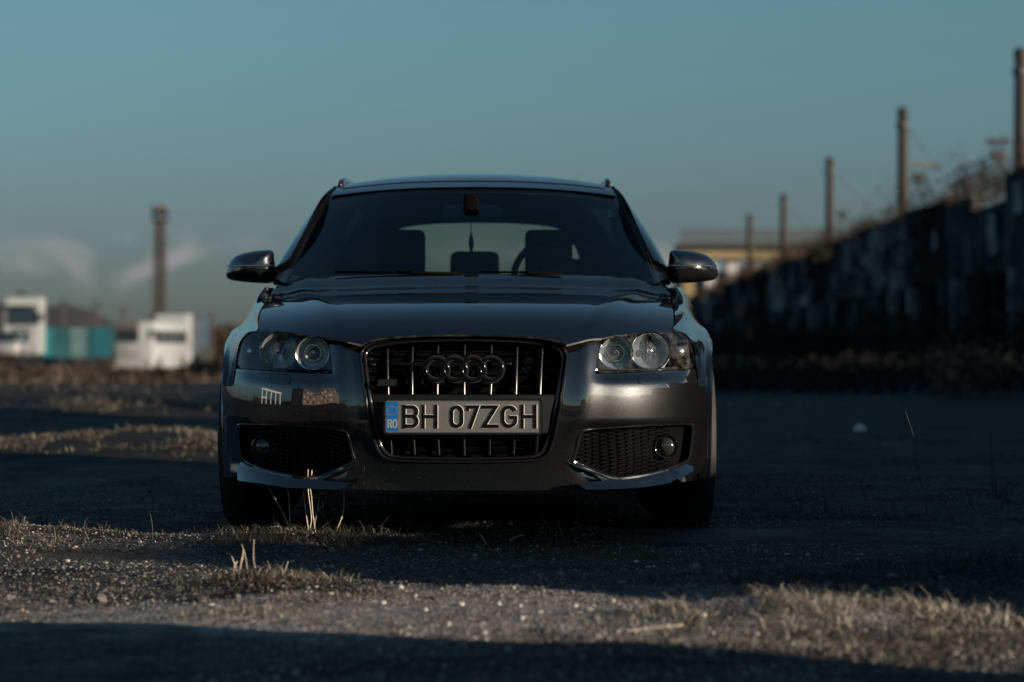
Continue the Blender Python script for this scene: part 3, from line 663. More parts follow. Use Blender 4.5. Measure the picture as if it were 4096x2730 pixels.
# --- headlights
def bowl(c, r, depth, mat_, parent, name, facets=14, cut=None):
    """ribbed reflector bowl opening towards -y"""
    V = []; n = 64; nr = 10
    for i in range(nr + 1):
        t = i / nr; rr_ = r * (0.12 + .88 * t)
        for k in range(n):
            a = 2 * math.pi * k / n; x = math.cos(a) * rr_; z = math.sin(a) * rr_
            ph = (x / r * facets / 2) % 1.0; ribs = .0034 * abs(ph - .5) * 2 * (1 - .5 * t)
            V.append((c[0] + x, c[1] + depth * (1 - t * t) + ribs, c[2] + z))
    Fq = [(i * n + k, (i + 1) * n + k, (i + 1) * n + (k + 1) % n, i * n + (k + 1) % n) for i in range(nr) for k in range(n)]
    return mesh(name, V, Fq, mat_, parent, 25)
HLs = resample(chaikin(HL, 1, True), 120, True)
for sx in (1, -1):
    hl = bpy.data.objects.new('headlight', None); COL.objects.link(hl); hl.parent = car; hl.empty_display_size = .1
    # clear lens
    O = HLs.copy(); O = O if sx > 0 else O * np.array([-1, 1]); cen = O.mean(0)
    OO = cen + (O - cen) * .985
    face_to(fpatch('lens', OO if sx > 0 else OO[::-1], M['lens'], hl, mirror=False, off=.002, step=.02), (0, -1, 0))
    # dark rim gasket
    n = len(O); V = []
    for s_, o in ((1.015, .012), (1.01, .002), (.985, .0), (.975, .012), (.975, .030)):
        Q = cen + (O - cen) * s_; V += [(a, float(F(a, b)) + o, b) for a, b in Q]
    Fq = [(i * n + k, (i + 1) * n + k, (i + 1) * n + (k + 1) % n, i * n + (k + 1) % n) for i in range(4) for k in range(n)]
    mesh('rim_seal', V, Fq if sx < 0 else [q[::-1] for q in Fq], M['gloss'], hl, 50)
    # housing pocket
    V = [(a, float(F(a, b)) + .028, b) for a, b in cen + (O - cen) * .98] + [(a * .97, .30 + .0 * abs(a), b) if abs(a) < .7 else (a * .94, .46, b) for a, b in cen + (O - cen) * .9]
    Fq = [(k, k + n, (k + 1) % n + n, (k + 1) % n) for k in range(n)] + [tuple(range(n, 2 * n))]
    mesh('housing', V, Fq, M['lampdark'], hl, 40)
    def ctr(xd, yd, dep): p = at(xd, yd, dep); return (p[0] * sx, p[1], p[2])
    for (xd, yd, rd, dep, bd) in ((1416, 811.5, 36.5, .150, .046), (1494.5, 806.5, 42, .235, .052)):
        c = ctr(xd, yd, dep); r = rd * (CAR_Y + dep) / FPX
        bowl(c, r, bd, M['reflector'], hl, 'reflector', 12)
        mb = MB().lathe([(r * 1.0, .0), (r * 1.01, -.010), (r * 1.07, -.012), (r * 1.09, .0), (r * 1.09, .05)], c, n=64); mb.build('reflector_ring', M['chrome'] if rd < 40 else M['darkchrome'], hl, 50)
        if rd < 40:
            MB().lathe([(.001, -.004), (.008, -.003), (.0115, .004), (.0125, .03), (.020, .034), (.022, .05)], c, n=24).build('bulb', M['bulb'], hl, 40)
            MB().lathe([(.0045, -.006), (.0065, -.006), (.0065, -.0035)], c, n=20).build('bulb_tip', M['gloss'], hl)
            MB().lathe([(.024, .022), (.026, .012), (.029, .012), (.030, .026)], c, n=32).build('bulb_shroud', M['chrome'], hl, 40)
        else:
            MB().lathe([(.0005, -.006), (.007, -.004), (.011, .002), (.0125, .010), (.0125, .06)], c, n=24).build('bulb', M['bulb'], hl, 40)
            MB().box((c[0], c[1] + .035, c[2] + .030), (.014, .03, .010)).build('bulb_clip', M['gloss'], hl)
    # indicator: chrome block with round lamp, amber glimpses
    c = ctr(1561.5, 808.5, .37)
    V = []
    MB().box((c[0], c[1] + .03, c[2]), (.052, .03, .044), 0, .004).build('indicator_block', M['darkchrome'], hl, 40)
    MB().lathe([(.001, -.006), (.010, -.004), (.0165, .002), (.0185, .008), (.0195, .02)], c, n=32).build('indicator_lamp', M['reflector'], hl, 40)
    for dz in (-.036, .036):
        MB().sbox((c[0] + .006 * sx, c[1] + .045, c[2] + dz), (.07, .03, .014), .7).build('side_reflector', M['amber'], hl, True)
    # lower ledge ribs inside
    mb = MB()
    for q in range(16):
        p = ctr(1378 + q * 11, 853.5 - q * .2, .11 + .011 * q + (.0007 * q * q)); mb.box(p, (.005, .02, .010))
    p0, p1 = ctr(1372, 851, .09), ctr(1560, 845, .36)
    mb.tube([p0, ctr(1470, 850, .17), p1], .0035, 6); mb.build('lens_ledge', M['plastic'], hl)
    # washer flap, slightly proud
def flap(name, px, m='paint', off=-.0012, gap=True, mirror=False, sx=1):
    P = xz([onF(*q) for q in px]); P = resample(chaikin(P, 2, True), 48, True); c = P.mean(0); A = c + (P - c) * .965
    o = fpatch(name, A[::-1] if A[0, 0] < 0 else A, M[m], car, mirror=False, off=off, rim=.004, step=.01)
    n = len(P); V = []
    for s_, oo in ((1.02, -.0006), (.975, -.0004)): V += [(a, float(F(a, b)) + oo, b) for a, b in c + (P - c) * s_]
    mesh('seam', V, [(k, k + n, (k + 1) % n + n, (k + 1) % n) for k in range(n)], M['black'], car)
    return o
flap('washer_cover', [(1464, 884.5), (1467, 863), (1474, 861), (1515, 859.5), (1514.5, 876), (1509, 882.5)])
flap('washer_cover', [(619, 859.5), (660, 861), (666.5, 863), (669, 884), (628, 882.5), (621.5, 877)])
flap('tow_hook_cover', [(711.5, 940.5), (750, 941.5), (756, 946), (761, 972), (757, 977), (722, 975), (716, 968)])
# --- lower fog openings
for sx in (1, -1):
    fo = bpy.data.objects.new('fog_vent', None); COL.objects.link(fo); fo.parent = car; fo.empty_display_size = .1
    O = FGs.copy() * np.array([sx, 1]); n = len(O); cen = O.mean(0)
    V = []
    for s_, o in ((1.02, .001), (1.0, -.005), (.965, -.003), (.955, .008), (.93, .060)):
        V += [(a, float(F(a, b)) + o, b) for a, b in cen + (O - cen) * s_]
    Fq = [(i * n + k, (i + 1) * n + k, (i + 1) * n + (k + 1) % n, i * n + (k + 1) % n) for i in range(4) for k in range(n)]
    mesh('vent_frame', V, Fq if sx < 0 else [q[::-1] for q in Fq], M['gloss'], fo, 50)
    V2, F2 = cdt((cen + (O - cen) * .95) if sx > 0 else (cen + (O - cen) * .95)[::-1]); mesh('vent_backing', [(a, float(F(a, b)) + .058, b) for a, b in V2], F2, M['black'], fo)
    # lamp
    cx, cz = onF(1531.6, 1026.8)[0], onF(1531.6, 1026.8)[2]; cy = float(F(cx, cz)) + .012; c = (cx * sx, cy, cz)
    ang = .35 * sx
    lampo = bpy.data.objects.new('fog_lamp', None); COL.objects.link(lampo); 
    lampo.parent = car; lampo.location = c; lampo.empty_display_size = .05
    MB().lathe([(.0335, .004), (.0350, -.004), (.0385, -.006), (.0415, .002), (.043, .030)], (0, 0, 0), n=48).build('lamp_bezel', M['gloss'], lampo, 50)
    MB().lathe([(.0005, -.012), (.010, -.0115), (.020, -.008), (.028, -.002), (.0335, .006)], (0, 0, 0), n=48).build('lamp_lens', mat('fog_lamp_glass', (.05, .048, .042), .12, .6, coat=1), lampo, True)
    # honeycomb
    hexm = MB(); pw, ph = .0256, .0135; x0 = .385; zs0 = .16
    OP = cen + (O - cen) * .93
    def inside(p):
        r = False; j = len(OP) - 1
        for i in range(len(OP)):
            if (OP[i][1] > p[1]) != (OP[j][1] > p[1]) and p[0] < (OP[j][0] - OP[i][0]) * (p[1] - OP[i][1]) / (OP[j][1] - OP[i][1]) + OP[i][0]: r = not r
            j = i
        return r
    def bar(a, b):
        mid = ((a[0] + b[0]) / 2, (a[1] + b[1]) / 2)
        if not (inside(a) or inside(b)) or not inside(mid): return
        if math.hypot(mid[0] - c[0], mid[1] - c[2]) < .043 or abs(mid[0]) > .725: return
        d = np.array(b) - np.array(a); L = np.linalg.norm(d); nn = np.array([-d[1], d[0]]) / L * .0009; V = []
        for q in (a, b):
            yy = float(F(q[0], q[1])) + .016
            V += [(q[0] + nn[0], yy + .006, q[1] + nn[1]), (q[0] + nn[0] * .6, yy, q[1] + nn[1] * .6), (q[0] - nn[0] * .6, yy, q[1] - nn[1] * .6), (q[0] - nn[0], yy + .006, q[1] - nn[1])]
        hexm.add(V, [(0, 1, 5, 4), (1, 2, 6, 5), (2, 3, 7, 6)])
    for i in range(16):
        for j in range(24):
            X = sx * (.33 + i * pw); Z = zs0 + j * ph + (ph / 2 if i % 2 else 0); hw = pw * .34
            bar((X - hw, Z), (X + hw, Z))
            bar((X + sx * hw, Z), (X + sx * (pw - hw), Z + ph / 2)); bar((X + sx * hw, Z), (X + sx * (pw - hw), Z - ph / 2))
    hexm.build('honeycomb_grille', M['hexblack'], fo)
    # lip under the opening, leaning forward so that it faces the sky
    lip = [(1297, 1059.5), (1315, 1066.5), (1382, 1090), (1405, 1099), (1428, 1100.5), (1459, 1097), (1514, 1087), (1569, 1069.5), (1585, 1061), (1592, 1075), (1590, 1098), (1588, 1102), (1563, 1106), (1554, 1098), (1544, 1103), (1536, 1108.5), (1470, 1118), (1400, 1121.5), (1347, 1122.5), (1322, 1108), (1380, 1104), (1396, 1100), (1370, 1090), (1330, 1076)]
    if sx < 0: lip = [q for q in lip if q not in ((1563, 1106), (1554, 1098), (1544, 1103))]
    L = xz([onF(*q) for q in lip]) * np.array([sx, 1]); L = dens(L, .006)
    zt_ = .245
    def lipoff(x, z): return -.030 * sstep(.0, .090, .262 - np.asarray(z)) + 0 * np.asarray(x)
    fpatch('bumper_lip', L if sx > 0 else L[::-1], M['paint'], car, mirror=False, off=-.004, rim=.02, step=.008, offf=lambda x, z: -.85 * np.clip(.262 - z, 0, .2) )
# chin spoiler between the lips
ch = MB(); n = 24; V = []
for i in range(n + 1):
    x = -.40 + .80 * i / n; y = float(F(x, .2))
    for z, dy in ((.226, .012), (.205, .000), (.178, .004), (.172, .03), (.172, .12)): V.append((x, y + dy, z))
ch.add(V, [(i * 5 + j, i * 5 + j + 1, (i + 1) * 5 + j + 1, (i + 1) * 5 + j) for i in range(n) for j in range(4)]); ch.build('chin_spoiler', M['satin'], car, 40)
# joint between bumper and fender
for sx in (1, -1):
    pts = [lp(532, 889, .465), lp(522, 889.5, .60), lp(511, 889.5, .70), lp(504.5, 889.5, .89)]
    MB().tube([(p[0] * sx, p[1] - .002, p[2]) for p in pts], .0022, 5).build('seam', M['black'], car)

# ------------------------------------------------------------------ car: greenhouse
ped = [(762, 452.5, 2.06), (742, 487, 1.93), (720, 526.8, 1.79), (700, 565, 1.65), (680.3, 603.3, 1.51), (664.5, 634, 1.40), (655, 652, 1.33)]
oed = [(775.5, 430, 2.30), (737, 468.8, 2.18), (714, 498, 2.07), (690, 532, 1.94), (662, 578, 1.78), (641, 618, 1.63), (628, 650, 1.52)]
E = [lp(*q) for q in ped]; OE = [lp(*q) for q in oed]
cen_pts = [at(1085, 432, 1.94), at(1085, 470, 1.81), at(1085, 514, 1.67), at(1085, 556, 1.55), at(1085, 597, 1.43), at(1085, 628, 1.345), at(1085, 645, 1.30)]
rows = []
for e, c in zip(E, cen_pts):
    row = []
    for t in np.linspace(-1, 1, 9):
        s_ = abs(t); k = s_ ** 2.6; row.append((e[0] * t, c[1] + (e[1] - c[1]) * k, c[2] + (e[2] - c[2]) * (s_ ** 2.2)))
    rows.append(row)
V, Fc, g = loft(rows, 60, 40)
ws = face_to(mesh('windshield', V, Fc, M['windshield'], car, True), (0, -1, .5))
# black ceramic border strip and A-pillars
for sx in (1, -1):
    G = [(p[0] - .002, p[1], p[2]) for p in E]; MID = [((a[0] * .55 + b[0] * .45), a[1] * .6 + b[1] * .4 - .012, a[2] * .58 + b[2] * .42 + .012) for a, b in zip(E, OE)]
    V, Fc, g = loft([[(p[0] * sx, p[1], p[2]) for p in r] for r in (G, [((a[0] + b[0]) / 2 + .003, (a[1] + b[1]) / 2 - .004, (a[2] + b[2]) / 2) for a, b in zip(G, MID)], MID)], 40, 6)
    face_to(mesh('pillar_trim', V, Fc if sx > 0 else [f[::-1] for f in Fc], M['gloss'], car, True), (sx, -1, .3))
    M2 = [(a[0] + .002, a[1] + .008, a[2]) for a in MID]; CR = [((a[0] + b[0]) / 2 + .008, (a[1] + b[1]) / 2 - .010, (a[2] + b[2]) / 2 + .008) for a, b in zip(M2, OE)]
    BK = [(b[0] - .006, b[1] + .06, b[2] - .004) for b in OE]
    V, Fc, g = loft([[(p[0] * sx, p[1], p[2]) for p in r] for r in (M2, CR, OE, BK)], 40, 12)
    face_to(mesh('pillar', V, Fc if sx > 0 else [f[::-1] for f in Fc], M['paint'], car, True), (sx, -1, .3))
# roof
def roofrow(y, zc, xe, ze, ye=None):
    ye = y if ye is None else ye; return [(xe * t, y + (ye - y) * abs(t) ** 2.4, zc + (ze - zc) * abs(t) ** 2.3) for t in np.linspace(-1, 1, 11)]
rr0 = E[0]
rrows = [roofrow(1.935, cen_pts[0][2] + .004, rr0[0] + .004, rr0[2] + .004, 2.05), roofrow(2.03, 1.328, .585, 1.300, 2.13), roofrow(2.18, 1.360, .576, 1.328, 2.26),
         roofrow(2.45, 1.398, .572, 1.348), roofrow(2.9, 1.432, .570, 1.362), roofrow(3.3, 1.430, .565, 1.358), roofrow(3.65, 1.400, .555, 1.335), roofrow(3.92, 1.352, .53, 1.300)]
V, Fc, g = loft(rrows, 70, 60); face_to(mesh('roof', V, Fc, M['paint'], car, True), (0, 0, 1))
# thin step where the roof panel meets the front header
MB().tube([(x, 2.075 + .09 * abs(x / .58) ** 2.4, 1.3385 - .030 * abs(x / .58) ** 2.3) for x in np.linspace(-.55, .55, 31)], .0028, 5).build('roof_seam', M['black'], car)
for sx in (1, -1):
    rl = MB().tube([(sx * .570, 2.28, 1.335), (sx * .568, 2.34, 1.352), (sx * .565, 2.50, 1.372), (sx * .563, 2.9, 1.386), (sx * .558, 3.4, 1.384), (sx * .553, 3.72, 1.365), (sx * .55, 3.78, 1.335)], [.010, .013, .013, .013, .013, .013, .010], 10)
    rl.build('roof_rail', M['gloss'], car, True)
# upper side: roof edge strip, dark side glass, lower side body
ys = np.array([1.45, 1.7, 2.0, 2.3, 2.8, 3.3, 3.7, 4.0])
belt = spline(ys, np.array([(.790, .895), (.800, .915), (.806, .925), (.808, .932), (.806, .945), (.795, .958), (.770, .97), (.72, .975)]))
top = spline(ys, np.array([(.725, .96), (.665, 1.13), (.618, 1.275), (.582, 1.332), (.575, 1.358), (.568, 1.358), (.556, 1.335), (.53, 1.295)]))
for sx in (1, -1):
    gl = []
    for y in np.linspace(1.5, 3.95, 12):
        b, t = belt(y), top(y); gl.append([(sx * (b[0] + (t[0] - b[0]) * k + .022 * math.sin(math.pi * k)), y, b[1] + (t[1] - b[1]) * k) for k in (0, .33, .66, 1)])
    V, Fc, g = loft(gl, 8, 40); face_to(mesh('side_window', V, Fc if sx > 0 else [f[::-1] for f in Fc], M['darkglass'], car, True), (sx, 0, .3))
    MB().tube([(sx * (float(top(y)[0]) - .022), y, float(top(y)[1]) - .020) for y in np.linspace(2.32, 3.95, 20)], .022, 8).build('roof_lining_edge', M['black'], car, True)
    # lower side with wheel openings
    S = lambda y, z: (.868 + .02 * np.exp(-((z - .55) / .25) ** 2) + .028 * (np.exp(-((y - .9) / .36) ** 2) + np.exp(-((y - 3.46) / .42) ** 2)) * np.exp(-((z - .62) / .14) ** 2)) - .10 * sstep(.70, .95, z) ** 1.5 - .05 * sstep(3.6, 4.3, y) - .10 * (1 - sstep(1.2, 1.7, y)) * sstep(.62, .72, z) - .03 * sstep(.75, 1.0, z) * sstep(3.2, 4.3, y)
    tp = [(y, float(belt(y)[1])) for y in np.linspace(4.0, 1.5, 20)]
    O = [(1.215, .21), (3.12, .21)] + [(3.46 - .345 * math.cos(a), .31 + .345 * math.sin(a)) for a in np.linspace(-.25, math.pi + .25, 24)] + [(3.84, .24), (4.2, .30), (4.24, .62), (4.18, .90)] + tp + [(1.30, .87), (1.12, .80), (.98, .72)] + [(.90 - .345 * math.cos(a), .31 + .345 * math.sin(a)) for a in np.linspace(math.pi * .52, math.pi + .25, 14)]
    O = dens(O, .03); I = np.array([(a, b) for a in np.arange(.9, 4.3, .04) for b in np.arange(.2, 1.0, .03)])
    V2, F2 = cdt(O if True else O, (), I); V = [(sx * float(S(a, b)), a, b) for a, b in V2]
    face_to(mesh('side_panel', V, F2 if sx < 0 else [f[::-1] for f in F2], M['paint'], car, True), (sx, 0, 0))
# tailgate, with opening for the rear window
G_ = lambda x, z: 4.22 - .42 * sstep(.90, 1.36, z) - .16 * (np.abs(x) / .75) ** 3
RW = [(-.445, 1.205), (-.36, 1.238), (-.2, 1.252), (0, 1.256), (.2, 1.252), (.36, 1.238), (.445, 1.205), (.52, 1.03), (.50, .97), (-.50, .97), (-.52, 1.03)]
RW = resample(chaikin(RW, 2, True), 60, True)
O = dens([(-.80, .25), (.80, .25), (.82, .6), (.76, .95), (.66, 1.15), (.54, 1.315), (.3, 1.352), (0, 1.358), (-.3, 1.352), (-.54, 1.315), (-.66, 1.15), (-.76, .95), (-.82, .6)], .03)
I = np.array([(a, b) for a in np.arange(-.82, .82, .04) for b in np.arange(.25, 1.36, .04)])
V2, F2 = cdt(O, [RW], I); mesh('tailgate', [(a, float(G_(a, b)), b) for a, b in V2], [f[::-1] for f in F2], M['paint'], car, True)
mesh('tailgate_lining', [(a, float(G_(a, b)) - .03, b) for a, b in V2], F2, M['cloth'], car, True)
V2, F2 = cdt(RW); face_to(mesh('rear_window', [(a, float(G_(a, b)) - .004, b) for a, b in V2], F2, M['rearglass'], car, True), (0, -1, 0))
# headliner and dark cabin
V, Fc, g = loft([[(p[0] * .97, p[1], p[2] - .03) for p in r] for r in rrows], 30, 20); mesh('headliner', V, [f[::-1] for f in Fc], mat('headliner', (.05, .05, .052), .9), car, True)
for sx in (1, -1):
    MB().box((sx * .30, 2.17, 1.240), (.40, .18, .016), 0, .006).build('sun_visor', mat('visor', (.09, .09, .095), .8), car, 40)
MB().box((0, 1.66, .858), (1.36, .52, .10), 0, .03).build('dashboard', M['black'], car, 40)
MB().box((0, 1.34, .868), (1.30, .08, .05), 0, .01).build('cowl', M['black'], car, 40)
def seatpx(x0, x1, ytop, y, name, w=None):
    a = at(x0, ytop, y); b = at(x1, ytop, y); cx = (a[0] + b[0]) / 2; w = b[0] - a[0]; return cx, w, a[2]
for sx, (x0, x1) in ((-1, (868, 977)), (1, (1206, 1316))):
    st = empty('front_seat'); st.parent = car
    cx, w, zt_ = seatpx(x0, x1, 536, 2.45, '')
    MB().sbox((cx, 2.47, zt_ - .105), (w, .10, .24), .22).build('headrest', M['cloth'], st, True)
    MB().sbox((cx, 2.50, .64), (w * 2.0, .16, .60), .3).build('backrest', M['cloth'], st, True)
    MB().sbox((cx, 2.22, .50), (.5, .55, .18), .3).build('seat_cushion', M['cloth'], st, True)
    [MB().tube([(cx + q * .06, 2.48, .90), (cx + q * .06, 2.47, 1.1)], .006).build('headrest_post', M['darkchrome'], st) for q in (-1, 1)]
cx, w, zt_ = seatpx(1034, 1147, 580, 3.35, '')
rs = empty('rear_seat'); rs.parent = car
MB().sbox((cx, 3.36, zt_ - .08), (w, .09, .17), .3).build('headrest', M['cloth'], rs, True)
MB().sbox((0, 3.42, .70), (1.25, .16, .50), .25).build('backrest', M['cloth'], rs, True)
for q in (-1, 1): MB().sbox((q * .50, 3.40, .98), (.22, .09, .17), .3).build('headrest', M['cloth'], rs, True)
sw = empty('steering_wheel'); sw.parent = car; swc = at(1281, 640, 1.86); sw.location = swc; sw.rotation_euler = (R(-22), 0, 0)
V = []; n, m = 40, 8
for i in range(n):
    a = 2 * math.pi * i / n
    for j in range(m): b = 2 * math.pi * j / m; V.append(((.178 + .014 * math.cos(b)) * math.cos(a), .014 * math.sin(b), (.178 + .014 * math.cos(b)) * math.sin(a)))
mesh('wheel_rim', V, [(i * m + j, i * m + (j + 1) % m, ((i + 1) % n) * m + (j + 1) % m, ((i + 1) % n) * m + j) for i in range(n) for j in range(m)], M['satin'], sw, True)
MB().sbox((0, .01, 0), (.17, .05, .13), .5).build('wheel_hub', M['satin'], sw, True)
for a in (0, 180, 270): MB().tube([(0, .01, 0), (.17 * math.cos(R(a)), 0, .17 * math.sin(R(a)))], .014).build('spoke', M['satin'], sw, True)
# interior mirror with sensor foot
im = empty('interior_mirror'); im.parent = car
a = at(1016, 486, 1.86); b = at(1153, 486, 1.86)
MB().sbox(((a[0] + b[0]) / 2, 1.87, a[2]), (b[0] - a[0], .03, .055), .35).build('mirror_housing', mat('mirror_back', (.22, .26, .28), .5), im, True)
c = at(1083, 482, 1.83); MB().sbox((c[0], 1.80, c[2] + .01), (.062, .06, .10), .4).tube([(c[0], 1.86, 1.20), (c[0], 1.90, 1.27)], .012).build('mirror_foot', M['black'], im, True)
pend = empty('air_freshener', (c[0] + CAR_X, 1.80 + CAR_Y, 0), 0, 'slim dark pendant hanging below the interior mirror behind the windscreen', 'air freshener')
MB().tube([(0, 0, c[2] - .035), (0, 0, at(1083, 540, 1.8)[2])], .0015, 5).build('cord', M['satin'], pend)
zz = at(1081, 556, 1.8)[2]
MB().lathe([(.0005, .045), (.007, .02), (.011, -.01), (.006, -.035), (.0035, -.06), (.003, -.075), (.0005, -.078)], (0, 0, zz), 'z', 12).build('drop', M['gloss'], pend, True)
MB().lathe([(.009, .004), (.0112, 0), (.009, -.004)], (0, 0, zz), 'z', 12).build('band', M['chrome'], pend, True)
# green sticker at the top corner of the glass
s0 = at(1387, 488, 2.02); stk = MB(); V = []
for i in range(24):
    a = 2 * math.pi * i / 24; V.append((s0[0] + .050 * math.cos(a), 1.972 + .085 * abs(s0[0] / .58) + 0.02 * math.sin(a), s0[2] + .018 * math.sin(a) - .012 * math.cos(a) * .5))
inn = [(s0[0] + (p[0] - s0[0]) * .35, s0[1] * 0 + V[0][1] * 0 + p[1], s0[2] + (p[2] - s0[2]) * .35) for p in V]
mesh('sticker', [(p[0], p[1] - .02, p[2]) for p in V + inn], [(i, (i + 1) % 24, 24 + (i + 1) % 24, 24 + i) for i in range(24)], M['sticker'], car)
# wipers resting at the foot of the windscreen
for x0, x1, y0d in ((1062, 770, 0), (1290, 1100, 1)):
    w = empty('wiper'); w.parent = car
    a = at(x0, 629, 1.325); b = at((x0 + x1) / 2, 626, 1.335); c = at(x1, 625.5, 1.36)
    MB().tube([a, b], .006, 6).build('wiper_arm', M['black'], w, True)
    MB().tube([at(x0 - 20, 628, 1.32), b, c], .0045, 6).build('wiper_blade', M['black'], w, True)
# door mirrors
for sx in (1, -1):
    dm = empty('door_mirror'); dm.parent = car
    px = [(1537, 600), (1537.5, 583), (1541, 576), (1552, 574), (1580, 575.5), (1612, 580.5), (1632, 588), (1644, 600), (1650, 612), (1653, 625), (1652.5, 634), (1646, 642), (1625, 646), (1590, 649.5), (1555, 651.5), (1542, 651), (1536, 640), (1533, 625), (1533.5, 615)]
    Y0 = 1.60
    O = np.array([(at(a, b, Y0)[0], at(a, b, Y0)[2]) for a, b in px]); O = resample(chaikin(O, 2, True), 72, True); cen = O.mean(0) + np.array([.0, -.002])
    for nm, mt, lo, hi in (('mirror_shell', 'paint', 1, 0), ('mirror_lower_shell', 'gloss', 0, 1)):
        V = []; Fq = []; n = len(O); layers = [(0.0, -.070), (.18, -.069), (.36, -.065), (.55, -.057), (.72, -.044), (.85, -.027), (.94, -.010), (1.0, .016), (1.0, .045), (.96, .055)]
        zsplit = at(1600, 611.5, Y0)[2]
        for s_, o in layers:
            for q in O:
                p = cen + (q - cen) * s_; z = p[1]
                if lo: z = max(z, zsplit + .001)
                else: z = min(z, zsplit - .001)
                off = o + (p[0] - cen[0]) * .38 - (0 if lo else -.004)
                V.append((sx * p[0], Y0 + off, z))
        for i in range(len(layers) - 1):
            for k in range(n): Fq.append((i * n + k, (i + 1) * n + k, (i + 1) * n + (k + 1) % n, i * n + (k + 1) % n))
        Fq.append(tuple((len(layers) - 1) * n + k for k in range(n)))
        o = mesh(nm, V, Fq if sx > 0 else [f[::-1] for f in Fq], M[mt], dm, 35)
    ax = cen[0] - .09
    MB().tube([(sx * (ax + .03), Y0 + .01, cen[1] - .028), (sx * (ax - .01), Y0 + .015, cen[1] - .037), (sx * .775, Y0 + .03, cen[1] - .050), (sx * .74, Y0 + .05, cen[1] - .06)], [.020, .018, .020, .024], 12).build('mirror_arm', M['gloss'], dm, True)
    MB().sbox((sx * .748, Y0 + .06, .945), (.05, .17, .07), .6).build('mirror_base', M['gloss'], dm, True)
# wheels
def wheel(x, y, sx):
    w = empty('wheel'); w.parent = car; w.location = (x, y, .312)
    prof = [(.205, -.10), (.235, -.108), (.275, -.113), (.297, -.108), (.309, -.092), (.312, -.06), (.3125, 0), (.312, .06), (.309, .092), (.297, .108), (.275, .113), (.235, .108), (.205, .10)]
    MB().lathe(prof, (0, 0, 0), 'x', 64).build('tyre', M['rubber'], w, 40)
    tr = MB()
    for k in range(60):
        a = 2 * math.pi * k / 60
        for xx in (-.07, -.025, .025, .07):
            c = (xx, math.cos(a + xx) * .3125, math.sin(a + xx) * .3125); r1 = .011
            t = Vector((0, -math.sin(a + xx), math.cos(a + xx))); nn = Vector((0, math.cos(a + xx), math.sin(a + xx))); cc = Vector(c)
            V = [cc + Vector((sx_ * .019, 0, 0)) + t * (st * r1) + nn * h for h in (0, .004) for sx_, st in ((-1, -1), (1, -1), (1, 1), (-1, 1))]
            tr.add(V, [(4, 5, 6, 7), (0, 1, 5, 4), (1, 2, 6, 5), (2, 3, 7, 6), (3, 0, 4, 7)])
    tr.build('tread', M['rubber'], w)
    MB().lathe([(.208, -.10), (.20, -.09), (.19, .0), (.20, .09), (.208, .10)], (0, 0, 0), 'x', 48).build('rim', M['rim'], w, 40)
    sp = MB()
    for k in range(5):
        a = 2 * math.pi * k / 5; sp.tube([(sx * .08, .03 * math.cos(a), .03 * math.sin(a)), (sx * .085, .195 * math.cos(a), .195 * math.sin(a))], [.026, .018], 8)
    sp.lathe([(.001, sx * .095), (.045, sx * .09), (.05, sx * .06)], (0, 0, 0), 'x', 24); sp.build('spokes', M['rim'], w, 40)
for sx in (1, -1):
    for y in (.90, 3.46): wheel(sx * .775, y, sx)
# ------------------------------------------------------------------ ground
def W(xd, yd, Y): return Vector(((xd - 1176.5) / FPX * Y, Y, CAM_H + (800 - yd) / FPX * Y))
def gp(xd, yd): Y = FPX * CAM_H / (yd - 800); return ((xd - 1176.5) / FPX * Y, Y)
GRASS = []      # (x, y, rx, ry, mound height, blade length, blades, tone)
def patch(xd, yd, rx, ry, mh, bl, n, tone=0.0, xy=None):
    x, y = xy if xy else gp(xd, yd); GRASS.append((x, y, rx, ry, mh, bl, n, tone))
patch(1900, 1440, .42, .17, .05, .085, 3600, .5)
patch(1680, 1425, .22, .13, .04, .08, 1500, .55)
patch(2250, 1475, .45, .12, .02, .05, 1700, .1)
patch(1700, 1500, .50, .12, .02, .05, 1500, .2)
patch(590, 1345, .22, .12, .035, .07, 1500, -.1)
patch(800, 1385, .28, .07, .012, .04, 700, .1)
patch(560, 1425, .16, .08, .012, .045, 600, .3)
patch(700, 1245, .42, .28, .02, .09, 2600, -.3)
patch(1050, 1265, .75, .25, .015, .05, 2600, -.4)
patch(1500, 1280, .70, .22, .015, .05, 2000, -.4)
patch(2000, 1350, .75, .40, .03, .07, 5200, -.45)
patch(2300, 1340, .35, .5, .05, .10, 1800, -.4)
patch(40, 1240, .30, .5, .03, .09, 1700, -.05)
patch(1150, 1520, .7, .10, .01, .03, 700, -.3)
patch(500, 1500, .7, .14, .01, .03, 900, -.3)
for q in [(60, 1045, 1.0, .8), (200, 1040, .9, .9), (330, 1042, .6, .8), (420, 1035, .7, .9), (480, 1040, .5, 1.1), (120, 1030, .8, .8), (460, 1050, .5, .5)]: patch(q[0], q[1], q[2], q[3], .05, .085, 1700, -.02)
for q in [(1750, 1100, .8, .5), (2050, 1055, 1.2, .5), (2290, 1148, .4, .3), (1720, 1175, .6, .2), (1900, 1190, .7, .15), (2150, 1020, 1.4, .7), (1850, 1010, 1.0, .7), (1640, 1130, .5, .5)]: patch(q[0], q[1], q[2], q[3], .02, .05, 1300, -.35)
for i in range(30):
    Y = random.uniform(20, 46); x = random.uniform(-.23, .22) * Y
    if random.random() < .3 and x > 0: continue
    patch(0, 0, random.uniform(.8, 2.4), random.uniform(.5, 1.5), .08, .22, 700, random.uniform(-.2, .2), xy=(x, Y))
GA = np.array([(g[0], g[1], g[2], g[3], g[4] * .8) for g in GRASS])
